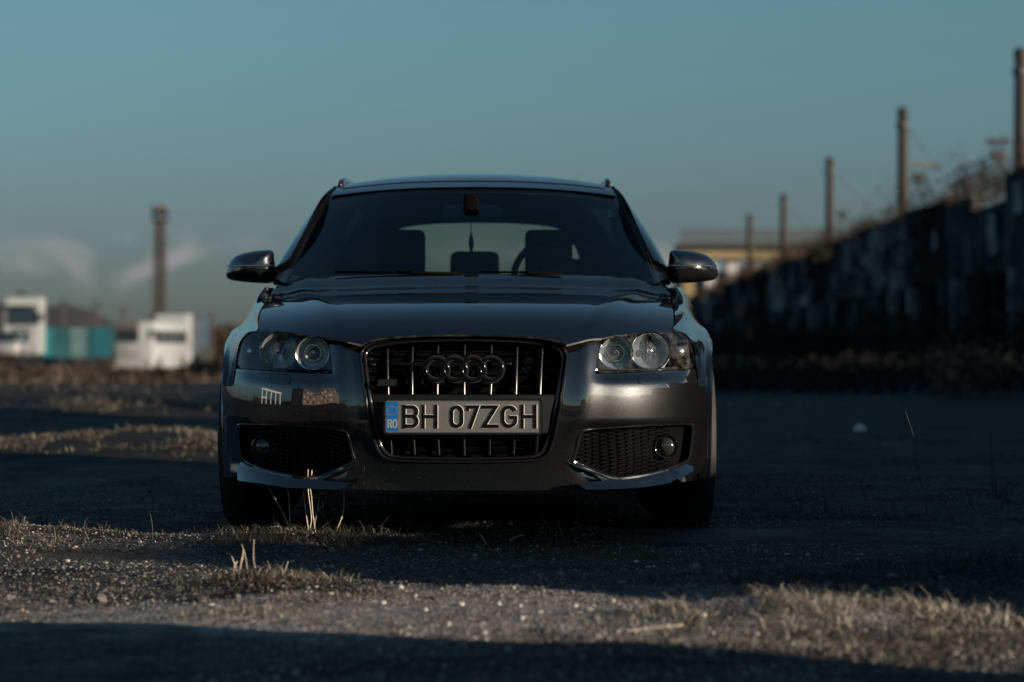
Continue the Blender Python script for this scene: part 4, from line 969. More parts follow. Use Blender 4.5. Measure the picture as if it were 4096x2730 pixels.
shade_banks = [((3.5, 4.75), (3.5, 5.5), 1.0, .55), ((3.5, 5.5), (3.6, 7.3), .90, .62), ((3.7, 7.7), (3.9, 13.4), 1.08, .66), ((3.25, -1.5), (3.2, 3.25), 1.22, .62)]  # low earth rises out of view, added to cast shade on the yard
def gh(x, y, fine=True):
    x = np.asarray(x, float); y = np.asarray(y, float); z = np.zeros_like(x)
    for a, b, c, d, e in GA[:60]:
        q = ((x - a) / c) ** 2 + ((y - b) / d) ** 2; z += e * np.exp(-q * 1.4)
    z -= 1.0 * sstep(28, 130, y) * sstep(2, -10, x) 
    zb_k = np.zeros_like(z)
    for (ax, ay), (bx, by), h, w in shade_banks:
        t = np.clip(((x - ax) * (bx - ax) + (y - ay) * (by - ay)) / ((bx - ax) ** 2 + (by - ay) ** 2), 0, 1); d = np.hypot(x - (ax + t * (bx - ax)), y - (ay + t * (by - ay)))
        d = d / w; zb_k = np.maximum(zb_k, h * np.clip(1.25 * np.exp(-(d ** 2) * 1.6) - .25, 0, 1) * (.90 + .14 * vnoise(x * 1.3, y * 1.9, 5)) * (1 + .05 * vnoise(x * 7, y * 7, 8)))
    z = z + zb_k
    near = 1 - sstep(14, 40, np.hypot(x, y))
    z += (fbm(x * .55, y * .8, 3) - .47) * .05 * near + (fbm(x * 1.1, y * 2.6, 13) - .47) * .028 * near + (fbm(x * 3.1, y * 3.1, 9) - .47) * .010 * near
    if fine: z += (vnoise(x * 60, y * 60, 21) - .5) * .0035 * near + (vnoise(x * 130, y * 130, 22) - .5) * .002 * near
    # flatten where the tyres stand
    return z
def axis(fine0, fine1, st, growth, lo, hi):
    a = list(np.arange(fine0, fine1, st)); s = st; v = a[-1]
    while v < hi: s *= growth; v += s; a.append(v)
    s = st; v = a[0]; b = []
    while v > lo: s *= growth; v -= s; b.append(v)
    return np.array(b[::-1] + a)
ax_ = axis(-1.9, 1.9, .0125, 1.035, -3000, 3000); ay_ = axis(4.5, 9.2, .0135, 1.025, -2500, 6000)
XX, YY = np.meshgrid(ax_, ay_); ZZ = gh(XX, YY); ny, nx = XX.shape
def fastmesh(name, V, Q, m, parent=None, smooth=True, k=4, tone=None):
    me = bpy.data.meshes.new(name); V = np.ascontiguousarray(V, np.float32); Q = np.ascontiguousarray(Q, np.int32)
    me.vertices.add(len(V)); me.vertices.foreach_set('co', V.ravel()); me.loops.add(Q.size); me.loops.foreach_set('vertex_index', Q.ravel())
    me.polygons.add(len(Q)); me.polygons.foreach_set('loop_start', np.arange(0, Q.size, Q.shape[1], dtype=np.int32)); 
    me.polygons.foreach_set('use_smooth', [smooth] * len(Q)); me.update(calc_edges=True); me.validate()
    if tone is not None: at_ = me.attributes.new('tone', 'FLOAT', 'POINT'); at_.data.foreach_set('value', np.ascontiguousarray(tone, np.float32))
    me.materials.append(m); o = bpy.data.objects.new(name, me); COL.objects.link(o); o.parent = parent; return o
idx = np.arange(ny * nx).reshape(ny, nx); Q = np.stack([idx[:-1, :-1], idx[:-1, 1:], idx[1:, 1:], idx[1:, :-1]], -1).reshape(-1, 4)
# weathered asphalt: dark binder, exposed pale aggregate, patches of grit and soil
gm = bpy.data.materials.new('weathered_asphalt'); gm.use_nodes = True; nt = gm.node_tree; bs = nt.nodes['Principled BSDF']; L_ = nt.links.new
tcn = N(nt, 'ShaderNodeTexCoord')
def noise(scale, detail=5, dist=0): n = N(nt, 'ShaderNodeTexNoise'); n.inputs['Scale'].default_value = scale; n.inputs['Detail'].default_value = detail; n.inputs['Distortion'].default_value = dist; L_(tcn.outputs['Object'], n.inputs['Vector']); return n.outputs['Fac']
def mr(i, a, b, c=0, d=1): m = N(nt, 'ShaderNodeMapRange'); L_(i, m.inputs[0]); m.inputs[1].default_value = a; m.inputs[2].default_value = b; m.inputs[3].default_value = c; m.inputs[4].default_value = d; return m.outputs[0]
def mixc(f, a, b):
    m = N(nt, 'ShaderNodeMix'); m.data_type = 'RGBA'; L_(f, m.inputs[0])
    for i, v in ((6, a), (7, b)):
        if isinstance(v, tuple): m.inputs[i].default_value = (*v, 1)
        else: L_(v, m.inputs[i])
    return m.outputs[2]
vo = N(nt, 'ShaderNodeTexVoronoi'); vo.inputs['Scale'].default_value = 95; L_(tcn.outputs['Object'], vo.inputs['Vector'])
sc_ = N(nt, 'ShaderNodeSeparateColor'); L_(vo.outputs['Color'], sc_.inputs[0])
agg = mixc(mr(sc_.outputs[0], .25, 1.0), (.009, .009, .009), (.19, .172, .155))
c = mixc(mr(noise(180, 3), .4, .65), agg, (.016, .015, .015))
c = mixc(mr(noise(1.1, 6, .4), .52, .64), c, (.040, .035, .029))
c = mixc(mr(noise(.35, 4), .5, .62, 0, .6), c, (.095, .088, .082))
c = mixc(mr(noise(14, 7), .60, .72, 0, .8), c, (.008, .007, .007))
mpx = N(nt, 'ShaderNodeMapping'); mpx.inputs['Scale'].default_value = (.35, 1.5, 1); L_(tcn.outputs['Object'], mpx.inputs[0]); ns_ = N(nt, 'ShaderNodeTexNoise'); ns_.inputs['Scale'].default_value = 1.3; ns_.inputs['Detail'].default_value = 7; L_(mpx.outputs[0], ns_.inputs['Vector'])
c = mixc(mr(ns_.outputs['Fac'], .50, .60, 0, .85), c, (.010, .009, .008))
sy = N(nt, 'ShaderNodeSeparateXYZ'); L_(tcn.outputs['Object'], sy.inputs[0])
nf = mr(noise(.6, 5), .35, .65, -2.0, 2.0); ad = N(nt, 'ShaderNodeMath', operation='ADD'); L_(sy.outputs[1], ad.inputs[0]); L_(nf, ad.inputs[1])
c = mixc(mr(ad.outputs[0], 8.6, 12.5, 0, .85), c, (.013, .012, .011))  # ground colour darkened with distance to deepen its shade
# worn pale concrete patch in the foreground, lightened to brighten the sunlit strip
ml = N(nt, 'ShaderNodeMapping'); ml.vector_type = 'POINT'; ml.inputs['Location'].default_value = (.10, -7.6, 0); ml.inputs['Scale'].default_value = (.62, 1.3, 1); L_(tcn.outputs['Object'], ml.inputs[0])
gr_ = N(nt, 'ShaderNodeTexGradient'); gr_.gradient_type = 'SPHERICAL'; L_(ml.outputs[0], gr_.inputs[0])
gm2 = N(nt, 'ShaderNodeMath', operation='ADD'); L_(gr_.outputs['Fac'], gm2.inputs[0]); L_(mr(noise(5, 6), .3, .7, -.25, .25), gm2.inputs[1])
lit_concrete = mixc(mr(noise(40, 6), .4, .62), (.30, .285, .27), (.12, .112, .105))
c = mixc(mr(gm2.outputs[0], .18, .45, 0, .8), c, lit_concrete)
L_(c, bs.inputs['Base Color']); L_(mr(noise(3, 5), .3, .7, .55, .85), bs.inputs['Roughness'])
bs.inputs['Specular IOR Level'].default_value = .10
b1 = N(nt, 'ShaderNodeBump'); b1.inputs['Strength'].default_value = 1.0; b1.inputs['Distance'].default_value = .007; L_(vo.outputs['Distance'], b1.inputs['Height'])
b2 = N(nt, 'ShaderNodeBump'); b2.inputs['Strength'].default_value = .6; b2.inputs['Distance'].default_value = .004; L_(noise(220, 5), b2.inputs['Height']); L_(b1.outputs[0], b2.inputs['Normal']); L_(b2.outputs[0], bs.inputs['Normal'])
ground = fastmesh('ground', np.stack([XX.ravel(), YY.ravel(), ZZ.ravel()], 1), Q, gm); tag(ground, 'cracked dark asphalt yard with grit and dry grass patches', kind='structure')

def tone_mat(name, dark, mid, light, rough=.8, transl=0.0):
    m = bpy.data.materials.new(name); m.use_nodes = True; nt = m.node_tree; b = nt.nodes['Principled BSDF']; b.inputs['Roughness'].default_value = rough; b.inputs['Specular IOR Level'].default_value = .3
    a = N(nt, 'ShaderNodeAttribute'); a.attribute_name = 'tone'; r = N(nt, 'ShaderNodeValToRGB'); nt.links.new(a.outputs['Fac'], r.inputs[0])
    r.color_ramp.elements[0].color = (*dark, 1); r.color_ramp.elements[1].color = (*light, 1); e = r.color_ramp.elements.new(.5); e.color = (*mid, 1); nt.links.new(r.outputs[0], b.inputs['Base Color'])
    if transl:
        o = nt.nodes['Material Output']; t = N(nt, 'ShaderNodeBsdfTranslucent'); x = N(nt, 'ShaderNodeMixShader'); x.inputs[0].default_value = transl
        nt.links.new(r.outputs[0], t.inputs[0]); nt.links.new(b.outputs[0], x.inputs[1]); nt.links.new(t.outputs[0], x.inputs[2]); nt.links.new(x.outputs[0], o.inputs[0])
    return m
straw = tone_mat('dry_straw', (.018, .016, .012), (.10, .09, .07), (.46, .42, .34), .7, .15)
brush = tone_mat('brown_brush', (.018, .013, .010), (.065, .045, .032), (.20, .14, .09), .8, .1)
evergreen = tone_mat('dark_leaves', (.003, .003, .003), (.007, .007, .006), (.02, .018, .012), .9, .0)
stone_m = tone_mat('stones', (.04, .038, .036), (.13, .12, .11), (.48, .45, .41), .55)
def blades(name, bx, by, bz, ln, wd, lean, tone, m, lie=0.0):
    n = len(bx); az = rng.uniform(0, 2 * math.pi, n); le = lean * rng.uniform(.55, 1.2, n); tw = az + rng.normal(1.57, .5, n)
    V = np.zeros((n, 7, 3)); 
    for j, t in enumerate((0, .4, .75)):
        h = ln * (t - .5 * le * .5 * t * t) * np.cos(le * t); d = ln * np.sin(le * t) * t; w = wd * (1 - .5 * t)
        cx = bx + d * np.cos(az); cy = by + d * np.sin(az); cz = bz + np.maximum(h, .002)
        for s_, o in ((-1, 0), (1, 1)): V[:, j * 2 + o] = np.stack([cx + s_ * w * np.cos(tw), cy + s_ * w * np.sin(tw), cz], 1)
    d = ln * np.sin(le); V[:, 6] = np.stack([bx + d * np.cos(az), by + d * np.sin(az), bz + np.maximum(ln * (1 - .25 * le) * np.cos(le), .004)], 1)
    base = (np.arange(n) * 7)[:, None]; Q = np.concatenate([base + np.array([[0, 1, 3]]), base + np.array([[0, 3, 2]]), base + np.array([[2, 3, 5]]), base + np.array([[2, 5, 4]]), base + np.array([[4, 5, 6]])])
    return fastmesh(name, V.reshape(-1, 3), Q, m, tone=np.repeat(np.clip(tone, 0, 1), 7), smooth=False)
BX, BY, LN, TN, WD, LE = [], [], [], [], [], []
for (x, y, rx, ry, mh, bl, n, tn) in GRASS:
    r = np.sqrt(rng.uniform(0, 1, n)) * (1 + .25 * rng.normal(0, 1, n)); a = rng.uniform(0, 2 * math.pi, n)
    px = x + rx * r * np.cos(a); py = y + ry * r * np.sin(a); k = (vnoise(px * 6, py * 6, 31) > .28) & ((y < 12) | (vnoise(px * 2.2, py * 2.2, 37) > .5))
    px, py = px[k], py[k]; BX.append(px); BY.append(py); LN.append(bl * np.minimum(rng.lognormal(-.85, .6, len(px)), 1.15)); TN.append(np.clip(.42 + tn * .6 + rng.normal(0, .2, len(px)) + .25 * (vnoise(px * 5, py * 5, 44) - .5), 0, 1)); WD.append(np.full(len(px), .0005 + .00011 * y)); LE.append(np.where(rng.uniform(0, 1, len(px)) < .88, 1.52, .9))
# thin scatter of short dry blades over the whole near yard
n = 9000; yy = rng.uniform(4.6, 14, n); xx = rng.uniform(-.24, .24, n) * yy; k = fbm(xx * 1.7, yy * 1.7, 61) > .50; xx, yy = xx[k], yy[k]
BX.append(xx); BY.append(yy); LN.append(rng.uniform(.01, .045, len(xx))); TN.append(np.clip(rng.normal(.25, .15, len(xx)), 0, 1)); WD.append(np.full(len(xx), .0014)); LE.append(np.full(len(xx), 1.2))
BX, BY, LN, TN, WD, LE = map(np.concatenate, (BX, BY, LN, TN, WD, LE))
car_zone = (BX > -1.0) & (BX < .68) & (BY > 8.25) & (BY < 12.3); LN = np.where(car_zone, np.minimum(LN, .05), LN)
dg = blades('dry_grass', BX, BY, gh(BX, BY, False) - .002, LN, WD, LE, TN, straw); tag(dg, 'short dry straw coloured grass growing through the asphalt', 'grass', kind='stuff')
# grass on the unseen mounds added to shade the yard
n = 9000; t = rng.uniform(0, 1, n); w = rng.choice(4, n); A = np.array([b[0] for b in shade_banks]); B = np.array([b[1] for b in shade_banks])
px = A[w, 0] + (B[w, 0] - A[w, 0]) * t + rng.normal(0, .35, n); py = A[w, 1] + (B[w, 1] - A[w, 1]) * t + rng.normal(0, .25, n)
bg = blades('shade_bank_grass', px, py, gh(px, py, False) - .01, rng.uniform(.05, .16, n), np.full(n, .003), np.full(n, .6), rng.uniform(.2, .7, n), straw); tag(bg, 'dry grass on the unseen earth mounds added to shade the yard', 'grass', kind='stuff')
# gravel
ico = bmesh.new(); bmesh.ops.create_icosphere(ico, subdivisions=1, radius=1); IV = np.array([tuple(v.co) for v in ico.verts]); IF = np.array([[v.index for v in f.verts] for f in ico.faces]); ico.free()
def pebbles(name, px, py, size, tone, m, sink=.35):
    n = len(px); S = size[:, None] * np.stack([rng.uniform(.7, 1.35, n), rng.uniform(.7, 1.35, n), rng.uniform(.45, .85, n)], 1); a = rng.uniform(0, 6.28, n)
    J = IV[None] * (1 + rng.normal(0, .13, (n, len(IV), 1))); V = J * S[:, None]; x = V[..., 0] * np.cos(a)[:, None] - V[..., 1] * np.sin(a)[:, None]; y = V[..., 0] * np.sin(a)[:, None] + V[..., 1] * np.cos(a)[:, None]
    V = np.stack([x + px[:, None], y + py[:, None], V[..., 2] + (gh(px, py, False) + size * (1 - sink) * .5)[:, None]], -1)
    Q = (np.arange(n) * len(IV))[:, None, None] + IF[None]; return fastmesh(name, V.reshape(-1, 3), Q.reshape(-1, 3), m, smooth=False, tone=np.repeat(np.clip(tone, 0, 1), len(IV)))
n = 42000; yy = 4.55 + 7.5 * rng.uniform(0, 1, n) ** 1.5; xx = rng.uniform(-.235, .235, n) * yy; k = fbm(xx * 1.2, yy * 1.2, 71) > .36; xx, yy = xx[k], yy[k]
gv = pebbles('gravel', xx, yy, .0013 + .0017 * rng.lognormal(-.15, .65, len(xx)), rng.beta(1.3, 2.6, len(xx)), stone_m); tag(gv, 'grit and small stones scattered over the asphalt', 'gravel', kind='stuff')
def stone(xd, yd, r, tone_, label, group=None):
    x, y = gp(xd, yd); V = np.array([v * (1 + random.uniform(-.15, .15)) for v in IV]) * [r, r * random.uniform(.7, 1.1), r * .65]
    o = fastmesh('stone', V, IF, stone_m, smooth=False, tone=np.full(len(V), tone_)); o.location = (x, y, float(gh(x, y, False)) + r * .35); o.rotation_euler = (0, 0, random.uniform(0, 6)); tag(o, label, 'stone', group)
G1 = 'pale pebbles on the sunlit asphalt strip'
for xd, yd in ((978, 1415), (1200, 1440), (1030, 1450), (1356, 1419), (1445, 1425), (1195, 1407), (955, 1385), (1060, 1400), (1322, 1402), (1420, 1460), (880, 1395), (760, 1372)):
    stone(xd, yd, .0072 * random.uniform(.8, 1.25), .97, 'small pale pebble lying on the sunlit asphalt strip in front of the car', G1)
stone(1995, 1385, .03, .2, 'dark stone in the shaded grass on the right')
stone(155, 1295, .010, .8, 'pale pebble beside the grass patch at the left edge')
stone(965, 1270, .008, .8, 'pale chip lying in the dark grass before the bumper')
stone(1665, 1270, .010, .6, 'rounded pale stone in the shaded grass right of the car')
# crumpled white litter on the yard to the right
x, y = gp(1975, 994); V = np.array([v * (1 + random.uniform(-.3, .3)) for v in IV]) * [.055, .03, .032]
lt = mesh('crumpled_litter', V, IF, mat('litter_white', (.55, .6, .62), .7), None); lt.location = (x, y, .03); tag(lt, 'crumpled white litter lying on the shaded asphalt right of the car', 'litter')
# tall dry weed stalks
stalk_m = mat('stalk', (.50, .43, .32), .6, var=.35, vscale=30); stalk_d = mat('dark_stalk', (.045, .036, .028), .7)
def weed(base, tips, name, label, m=stalk_m, r=.0023, group=None, Y=None):
    """tips: polylines in picture positions at the depth of the weed"""
    Y = Y or gp(*base)[1]; b = W(base[0], base[1], Y); z0 = float(gh(b.x, b.y, False)); o = empty(name, (b.x, b.y, z0), 0, label, 'weed', group)
    for tip in tips:
        P = [W(q[0], q[1], Y + (q[2] if len(q) > 2 else 0)) - o.location for q in tip]
        Pn = resample([tuple(p) for p in P], max(6, len(P) * 3), smooth=len(P) > 2); rr_ = [r * (1 - .3 * i / (len(Pn) - 1)) for i in range(len(Pn))]
        mb = MB(); mb.tube(Pn, rr_, 5)
        for k in (len(Pn) // 3, 2 * len(Pn) // 3): mb.lathe([(r * .2, -r * 2), (r * 1.15, -r), (r * 1.15, r), (r * .2, r * 2)], tuple(Pn[k]), 'z', 5)
        mb.build('stalk', m, o, True)
    return o
weed((695, 1243), [[(695, 1243), (712, 1215), (712, 1160), (707, 1110), (708, 1079)], [(712, 1115), (717, 1080.5)]], 'dry_weed', 'pale forked weed stalk standing tallest before the left fog lamp opening')
weed((722, 1243), [[(728, 1243), (722, 1205), (717, 1160), (712, 1120), (707, 1104)], [(713, 1120), (711, 1104)]], 'dry_weed', 'thick pale weed stalk with splintered top beside the forked one', r=.0024)
weed((776, 1235), [[(763, 1250), (772, 1222), (788, 1180), (791, 1150), (788, 1105), (785, 1077)]], 'dry_weed', 'single stout pale stalk before the left inner end of the bumper lip', r=.0024)
weed((660, 1225), [[(673, 1236), (660, 1200), (640, 1160), (617, 1120), (602, 1089)]], 'dry_weed', 'thin weed stalk leaning left, outermost before the left bumper corner')
weed((667, 1225), [[(668, 1240), (666, 1180), (662, 1130), (656, 1095), (654, 1070)]], 'dry_weed', 'thin upright weed stalk reaching the left fog opening')
weed((706, 1235), [[(712, 1240), (706, 1200), (701, 1160), (698, 1128)]], 'dry_weed', 'short upright stalk between the thin and the forked weed')
weed((745, 1235), [[(720, 1240), (726, 1190), (733, 1150), (738, 1106)], [(726, 1180), (748, 1155)]], 'dry_weed', 'slender weed leaning right behind the splintered stalk', r=.0012)
weed((760, 1215), [[(764, 1216), (748, 1190), (740, 1150)], [(744, 1190), (727, 1162)]], 'dry_weed', 'short weed pair bent over right of the splintered stalk', r=.0012)
weed((640, 1228), [[(672, 1234), (655, 1222), (632, 1214), (608, 1214), (596, 1226)]], 'dry_weed', 'straw stem arched flat to the left near the ground', r=.0013)
weed((620, 1240), [[(695, 1240), (670, 1220), (640, 1210), (616, 1212)]], 'dry_weed', 'straw stem lying low behind the arched one', r=.0011)
weed((1235, 1270), [[(1228, 1250), (1240, 1230), (1246, 1205), (1244, 1180)]], 'dry_weed', 'faint grey stem under the middle of the bumper', m=stalk_d, r=.0012)
weed((1275, 1262), [[(1288, 1262), (1270, 1225), (1250, 1195)], [(1300, 1255), (1290, 1225), (1283, 1197)]], 'dry_weed', 'pair of faint grey stems right of the one under the bumper', m=stalk_d, r=.0012)
weed((1110, 1255), [[(1118, 1252), (1108, 1235), (1100, 1225)], [(1170, 1243), (1186, 1234), (1203, 1230)]], 'dry_weed', 'bent pale straws lying under the number plate', r=.0012)
weed((560, 1345), [[(562, 1345), (548, 1325), (540, 1300), (532, 1278)], [(562, 1345), (552, 1310), (556, 1285), (560, 1262)], [(540, 1345), (528, 1333), (516, 1322)], [(556, 1340), (537, 1320), (545, 1290)]], 'dry_weed', 'clump of thick pale stems in the grass tuft at lower left', r=.0022)
weed((640, 1340), [[(640, 1340), (650, 1322), (662, 1290)], [(600, 1340), (585, 1300), (584, 1240)], [(570, 1340), (566, 1290), (555, 1250)]], 'dry_weed', 'thin stems fanning out right of the pale clump', r=.0014)
weed((1885, 1290), [[(1888, 1290), (1891, 1240), (1894, 1190), (1896, 1150), (1901, 1104)], [(1895, 1170), (1893, 1125), (1889, 1105)], [(1897, 1180), (1905, 1150), (1918, 1125)]], 'tall_weed', 'dark tall branched weed standing right of the car wheel', m=stalk_d, r=.0035)
weed((2150, 1270), [[(2150, 1275), (2138, 1220), (2125, 1150), (2110, 1080), (2098, 1000), (2080, 945)], [(2125, 1150), (2135, 1110)], [(2110, 1080), (2096, 1050)]], 'tall_weed', 'tall thin dark weed leaning left in the shaded right yard', m=stalk_d, r=.0022)
weed((2285, 1150), [[(2285, 1152), (2281, 1120), (2279, 1070), (2277, 1030), (2276, 975)], [(2290, 1150), (2287, 1100), (2285, 1085)], [(2288, 1150), (2310, 1120), (2325, 1105)], [(2290, 1150), (2330, 1118), (2345, 1105)]], 'tall_weed', 'dark weed with stiff side shoots near the right edge', m=stalk_d, r=.0035)
weed((2010, 1230), [[(2015, 1230), (2000, 1180), (1985, 1130), (1975, 1100)]], 'tall_weed', 'faint weed leaning left between the two tall dark ones', m=stalk_d, r=.002)
weed((1970, 1430), [[(1975, 1432), (1966, 1400), (1962, 1372)]], 'dry_weed', 'single upright stem rising from the sunlit grass at lower right', r=.002)
weed((1450, 1450), [[(1430, 1452), (1500, 1443), (1570, 1436)]], 'dry_weed', 'thick pale straw lying flat at the left end of the sunlit grass', r=.003, Y=5.45)
for q, lb in (((350, 1250, 345, 1180), 'thin upright stem on the bare asphalt left of the car, taller of two'), ((290, 1255, 305, 1215), 'thin short stem on the asphalt left of the car, shorter of two'), ((2250, 1350, 2262, 1290), 'thin stem rising from the dark grass nearest the right edge'), ((2210, 1370, 2225, 1300), 'thin stem in the dark grass just left of the one nearest the right edge'), ((1560, 1320, 1580, 1265), 'thin stem below the right front tyre, right one of two'), ((1480, 1290, 1468, 1250), 'thin stem below the right front tyre, left one of two')):
    weed((q[0], q[1]), [[(q[0], q[1]), ((q[0] + q[2]) / 2 + 3, (q[1] + q[3]) / 2), (q[2], q[3])]], 'thin_weed', lb, m=stalk_d, r=.0015, group='thin single stems in the yard')

# ------------------------------------------------------------------ vegetation masses
def foliage(name, cs, nper, leaf, m, parent=None, tn=(.2, .9)):
    """cs: (x, y, z, rx, ry, rz) clusters filled with leaf-sized faces"""
    V = []; T = []
    for (x, y, z, rx, ry, rz) in cs:
        n = nper; u = rng.normal(0, 1, (n, 3)); u /= np.linalg.norm(u, axis=1, keepdims=True); r = rng.uniform(.25, 1, n) ** .5 * (.75 + .5 * rng.uniform(0, 1, n))
        c = np.array([x, y, z]) + u * r[:, None] * [rx, ry, rz]; a = rng.normal(0, 1, (n, 3)); b = rng.normal(0, 1, (n, 3)); a /= np.linalg.norm(a, axis=1, keepdims=True); b -= a * (a * b).sum(1, keepdims=True); b /= np.linalg.norm(b, axis=1, keepdims=True)
        s_ = leaf * rng.uniform(.6, 1.4, (n, 1)); V.append(np.stack([c - a * s_, c + b * s_ * .5, c + a * s_, c - b * s_ * .5], 1)); T.append(np.repeat(rng.uniform(*tn, n), 4))
    V = np.concatenate(V).reshape(-1, 3); return fastmesh(name, V, np.arange(len(V)).reshape(-1, 4), m, parent, False, tone=np.concatenate(T))
# dry brush in front of the lorries, left
n = 9000; yy = rng.uniform(42, 140, n); xx = -(.03 + .20 * rng.uniform(0, 1, n)) * yy; k = fbm(xx * .12, yy * .05, 81) > .42; xx, yy = xx[k], yy[k]
br = blades('dry_brush', xx, yy, gh(xx, yy, False) - .05, rng.lognormal(-.85, .35, len(xx)) * (.50 + .003 * yy) , .006 + .0005 * yy, np.full(len(xx), .5), np.clip(rng.normal(.22, .24, len(xx)), 0, 1), brush); tag(br, 'brown dry brush and tall weeds in front of the parked lorries', 'brush', kind='stuff')
cs = [(W(xd, yd, Y).x, Y, float(gh(W(xd, yd, Y).x, Y, False)) + h * .18, h * 1.0, h * .7, h * .32) for xd, yd, Y, h in ((60, 860, 60, .9), (150, 850, 75, 1.1), (215, 850, 64, 1.0), (300, 870, 52, .6), (230, 840, 80, 1.3), (130, 880, 50, .6), (420, 850, 70, .9), (470, 850, 66, .9), (380, 880, 55, .6), (20, 850, 58, .9), (100, 846, 80, 1.0), (345, 866, 60, .7), (205, 815, 120, 1.6), (175, 820, 118, 1.3))]
fo = foliage('brush_foliage', cs, 420, .07, brush, None, (.0, .6)); tag(fo, 'dark tangled undergrowth at the far edge of the yard on the left', 'undergrowth', kind='stuff')

# ------------------------------------------------------------------ hills and woods far off
def ridge(name, pts, Y, depth, m, label):
    P = resample(pts, 160); V = []; 
    for i, (xd, yd) in enumerate(P):
        p = W(xd, yd, Y); h = p.z + (fbm(np.array(i * .35), np.array(2.0), 91) - .5) * (p.z + 3) * .18; V += [(p.x * (1 + depth / Y), Y + depth, -8), (p.x * (1 + depth * .5 / Y), Y + depth * .5, h * .985), (p.x, Y, h), (p.x, Y - depth * .5, h * .35 - 1), (p.x, Y - depth, -8)]
    n = len(P); o = mesh(name, V, [(i * 5 + j, (i + 1) * 5 + j, (i + 1) * 5 + j + 1, i * 5 + j + 1) for i in range(n - 1) for j in range(4)], m, None, True); tag(o, label, kind='structure'); return o
ridge('hills', [(-900, 700), (-300, 700), (60, 696), (110, 700), (160, 704), (215, 716), (250, 738), (300, 752), (470, 757), (560, 762), (900, 770), (1500, 772), (2300, 760), (3200, 740)], 900, 200, mat('wooded_hill', (.016, .014, .015), .9, var=.5, vscale=.01), 'dark wooded hill on the left horizon')
cs = []
for xd in list(range(455, 640, 9)) + list(range(-60, 10, 12)): 
    Y = 240 + random.uniform(-15, 15); yd = 762 + random.uniform(-4, 5); p = W(xd, yd, Y); cs.append((p.x, Y, p.z / 2 - .3, 1.6, 2.5, p.z / 2 + .8))
wd = foliage('far_woods', cs, 260, .28, brush, None, (.0, .45)); tag(wd, 'low dark line of trees behind the blue trailer on the left horizon', 'woods', kind='stuff')

# ------------------------------------------------------------------ lorries and bus on the left
white = mat('lorry_white', (.34, .36, .36), .35, coat=.3, var=.10, vscale=1.5); dark_g = mat('vehicle_glass', (.02, .03, .035), .08); teal = mat('teal_tarpaulin', (.018, .095, .105), .6, var=.35, vscale=.7)
blue_c = mat('blue_grey_tarpaulin', (.035, .07, .10), .6, var=.25, vscale=.6); dk = mat('vehicle_trim', (.03, .03, .03), .6); red_m = mat('marker_red', (.35, .05, .03), .4); blue_d = mat('deep_blue_tarpaulin', (.006, .085, .11), .6)
lampg = mat('vehicle_lamp', (.6, .6, .58), .15, .5)
def lorry(xd0, xd1, ytop, ybot, Y, depth, label, rz=0.0, glass_rows=(.62, .82), visor=True, box=None):
    """cab seen from the front; optional load box behind"""
    a, b = W(xd0, ytop, Y), W(xd1, ybot, Y); w = b.x - a.x; h = a.z - b.z; o = empty('lorry', ((a.x + b.x) / 2, Y, b.z), rz, label, 'lorry')
    V = MB(); prof = [(0, h * .10), (0, h * .30), (.02 * w, h * glass_rows[0]), (.10 * w, h * glass_rows[1]), (.22 * w, h * .97), (.30 * w, h), (depth, h), (depth, h * .10)]
    n = len(prof); VV = [(sx * w / 2 * (1 if i < 3 or i > 5 else .95), y, z) for sx in (-1, 1) for i, (y, z) in enumerate(prof)]
    V.add(VV, [tuple(range(n)), tuple(range(n, 2 * n))[::-1]] + [(i, i + n, (i + 1) % n + n, (i + 1) % n) for i in range(n)]); V.build('cab', white, o)
    g0, g1 = glass_rows; y0, y1 = .02 * w, .10 * w
    mesh('windscreen', [(-w * .44, y0 - .03, h * g0), (w * .44, y0 - .03, h * g0), (w * .43, y1 - .03, h * g1), (-w * .43, y1 - .03, h * g1), (-w * .44, y0 + .02, h * g0), (w * .44, y0 + .02, h * g0), (w * .43, y1 + .02, h * g1), (-w * .43, y1 + .02, h * g1)], [(0, 1, 2, 3), (0, 4, 5, 1), (1, 5, 6, 2), (2, 6, 7, 3), (3, 7, 4, 0)], dark_g, o)
    for sx in (-1, 1): MB().box((sx * (w / 2 + .16), -.05, h * (g0 + g1) / 2), (.16, .1, h * .14), 0, .02).tube([(sx * w * .49, .05, h * g1), (sx * (w / 2 + .16), -.05, h * (g1 - .04))], .02).build('wing_mirror', dk, o)
    for sx in (-1, 1): 
        MB().box((sx * w * .36, -.04, h * .20), (w * .18, .08, h * .07), 0, .02).build('headlight', lampg, o)
        MB().box((sx * (w / 2 + .004), depth * .35, h * (g0 + g1) / 2 - .05), (.03, depth * .35, h * .14)).build('side_glass', dark_g, o)
    gr = MB(); 
    for k in range(5): gr.box((0, -.03, h * (.30 + .05 * k)), (w * .52, .05, h * .022))
    gr.build('grille', dk, o); MB().box((0, -.06, h * .12), (w * 1.0, .16, h * .09), 0, .03).build('bumper', white, o)
    if visor: MB().box((0, -.10, h * (g1 + .035)), (w * .94, .22, h * .03), 0, .01).build('sun_visor', dk, o)
    for sx in (-1, 1):
        MB().lathe([(.001, -.14), (.30, -.14), (.48, -.12), (.50, 0), (.48, .12), (.001, .14)], (sx * (w / 2 - .2), depth * .45, .45), 'x', 20).build('wheel', dk, o, 40)
        if box: MB().lathe([(.001, -.25), (.30, -.25), (.48, -.22), (.50, 0), (.48, .22), (.001, .25)], (sx * (w / 2 - .28), depth + box[0] * .8, .45), 'x', 20).build('wheel', dk, o, 40)
    if box: 
        L, hb, mm = box; q = MB().box((0, depth + .3 + L / 2, (hb + .9) / 2 + .1), (w, L, hb - .9), 0, .03); q.build('load_box', mm, o)
    return o
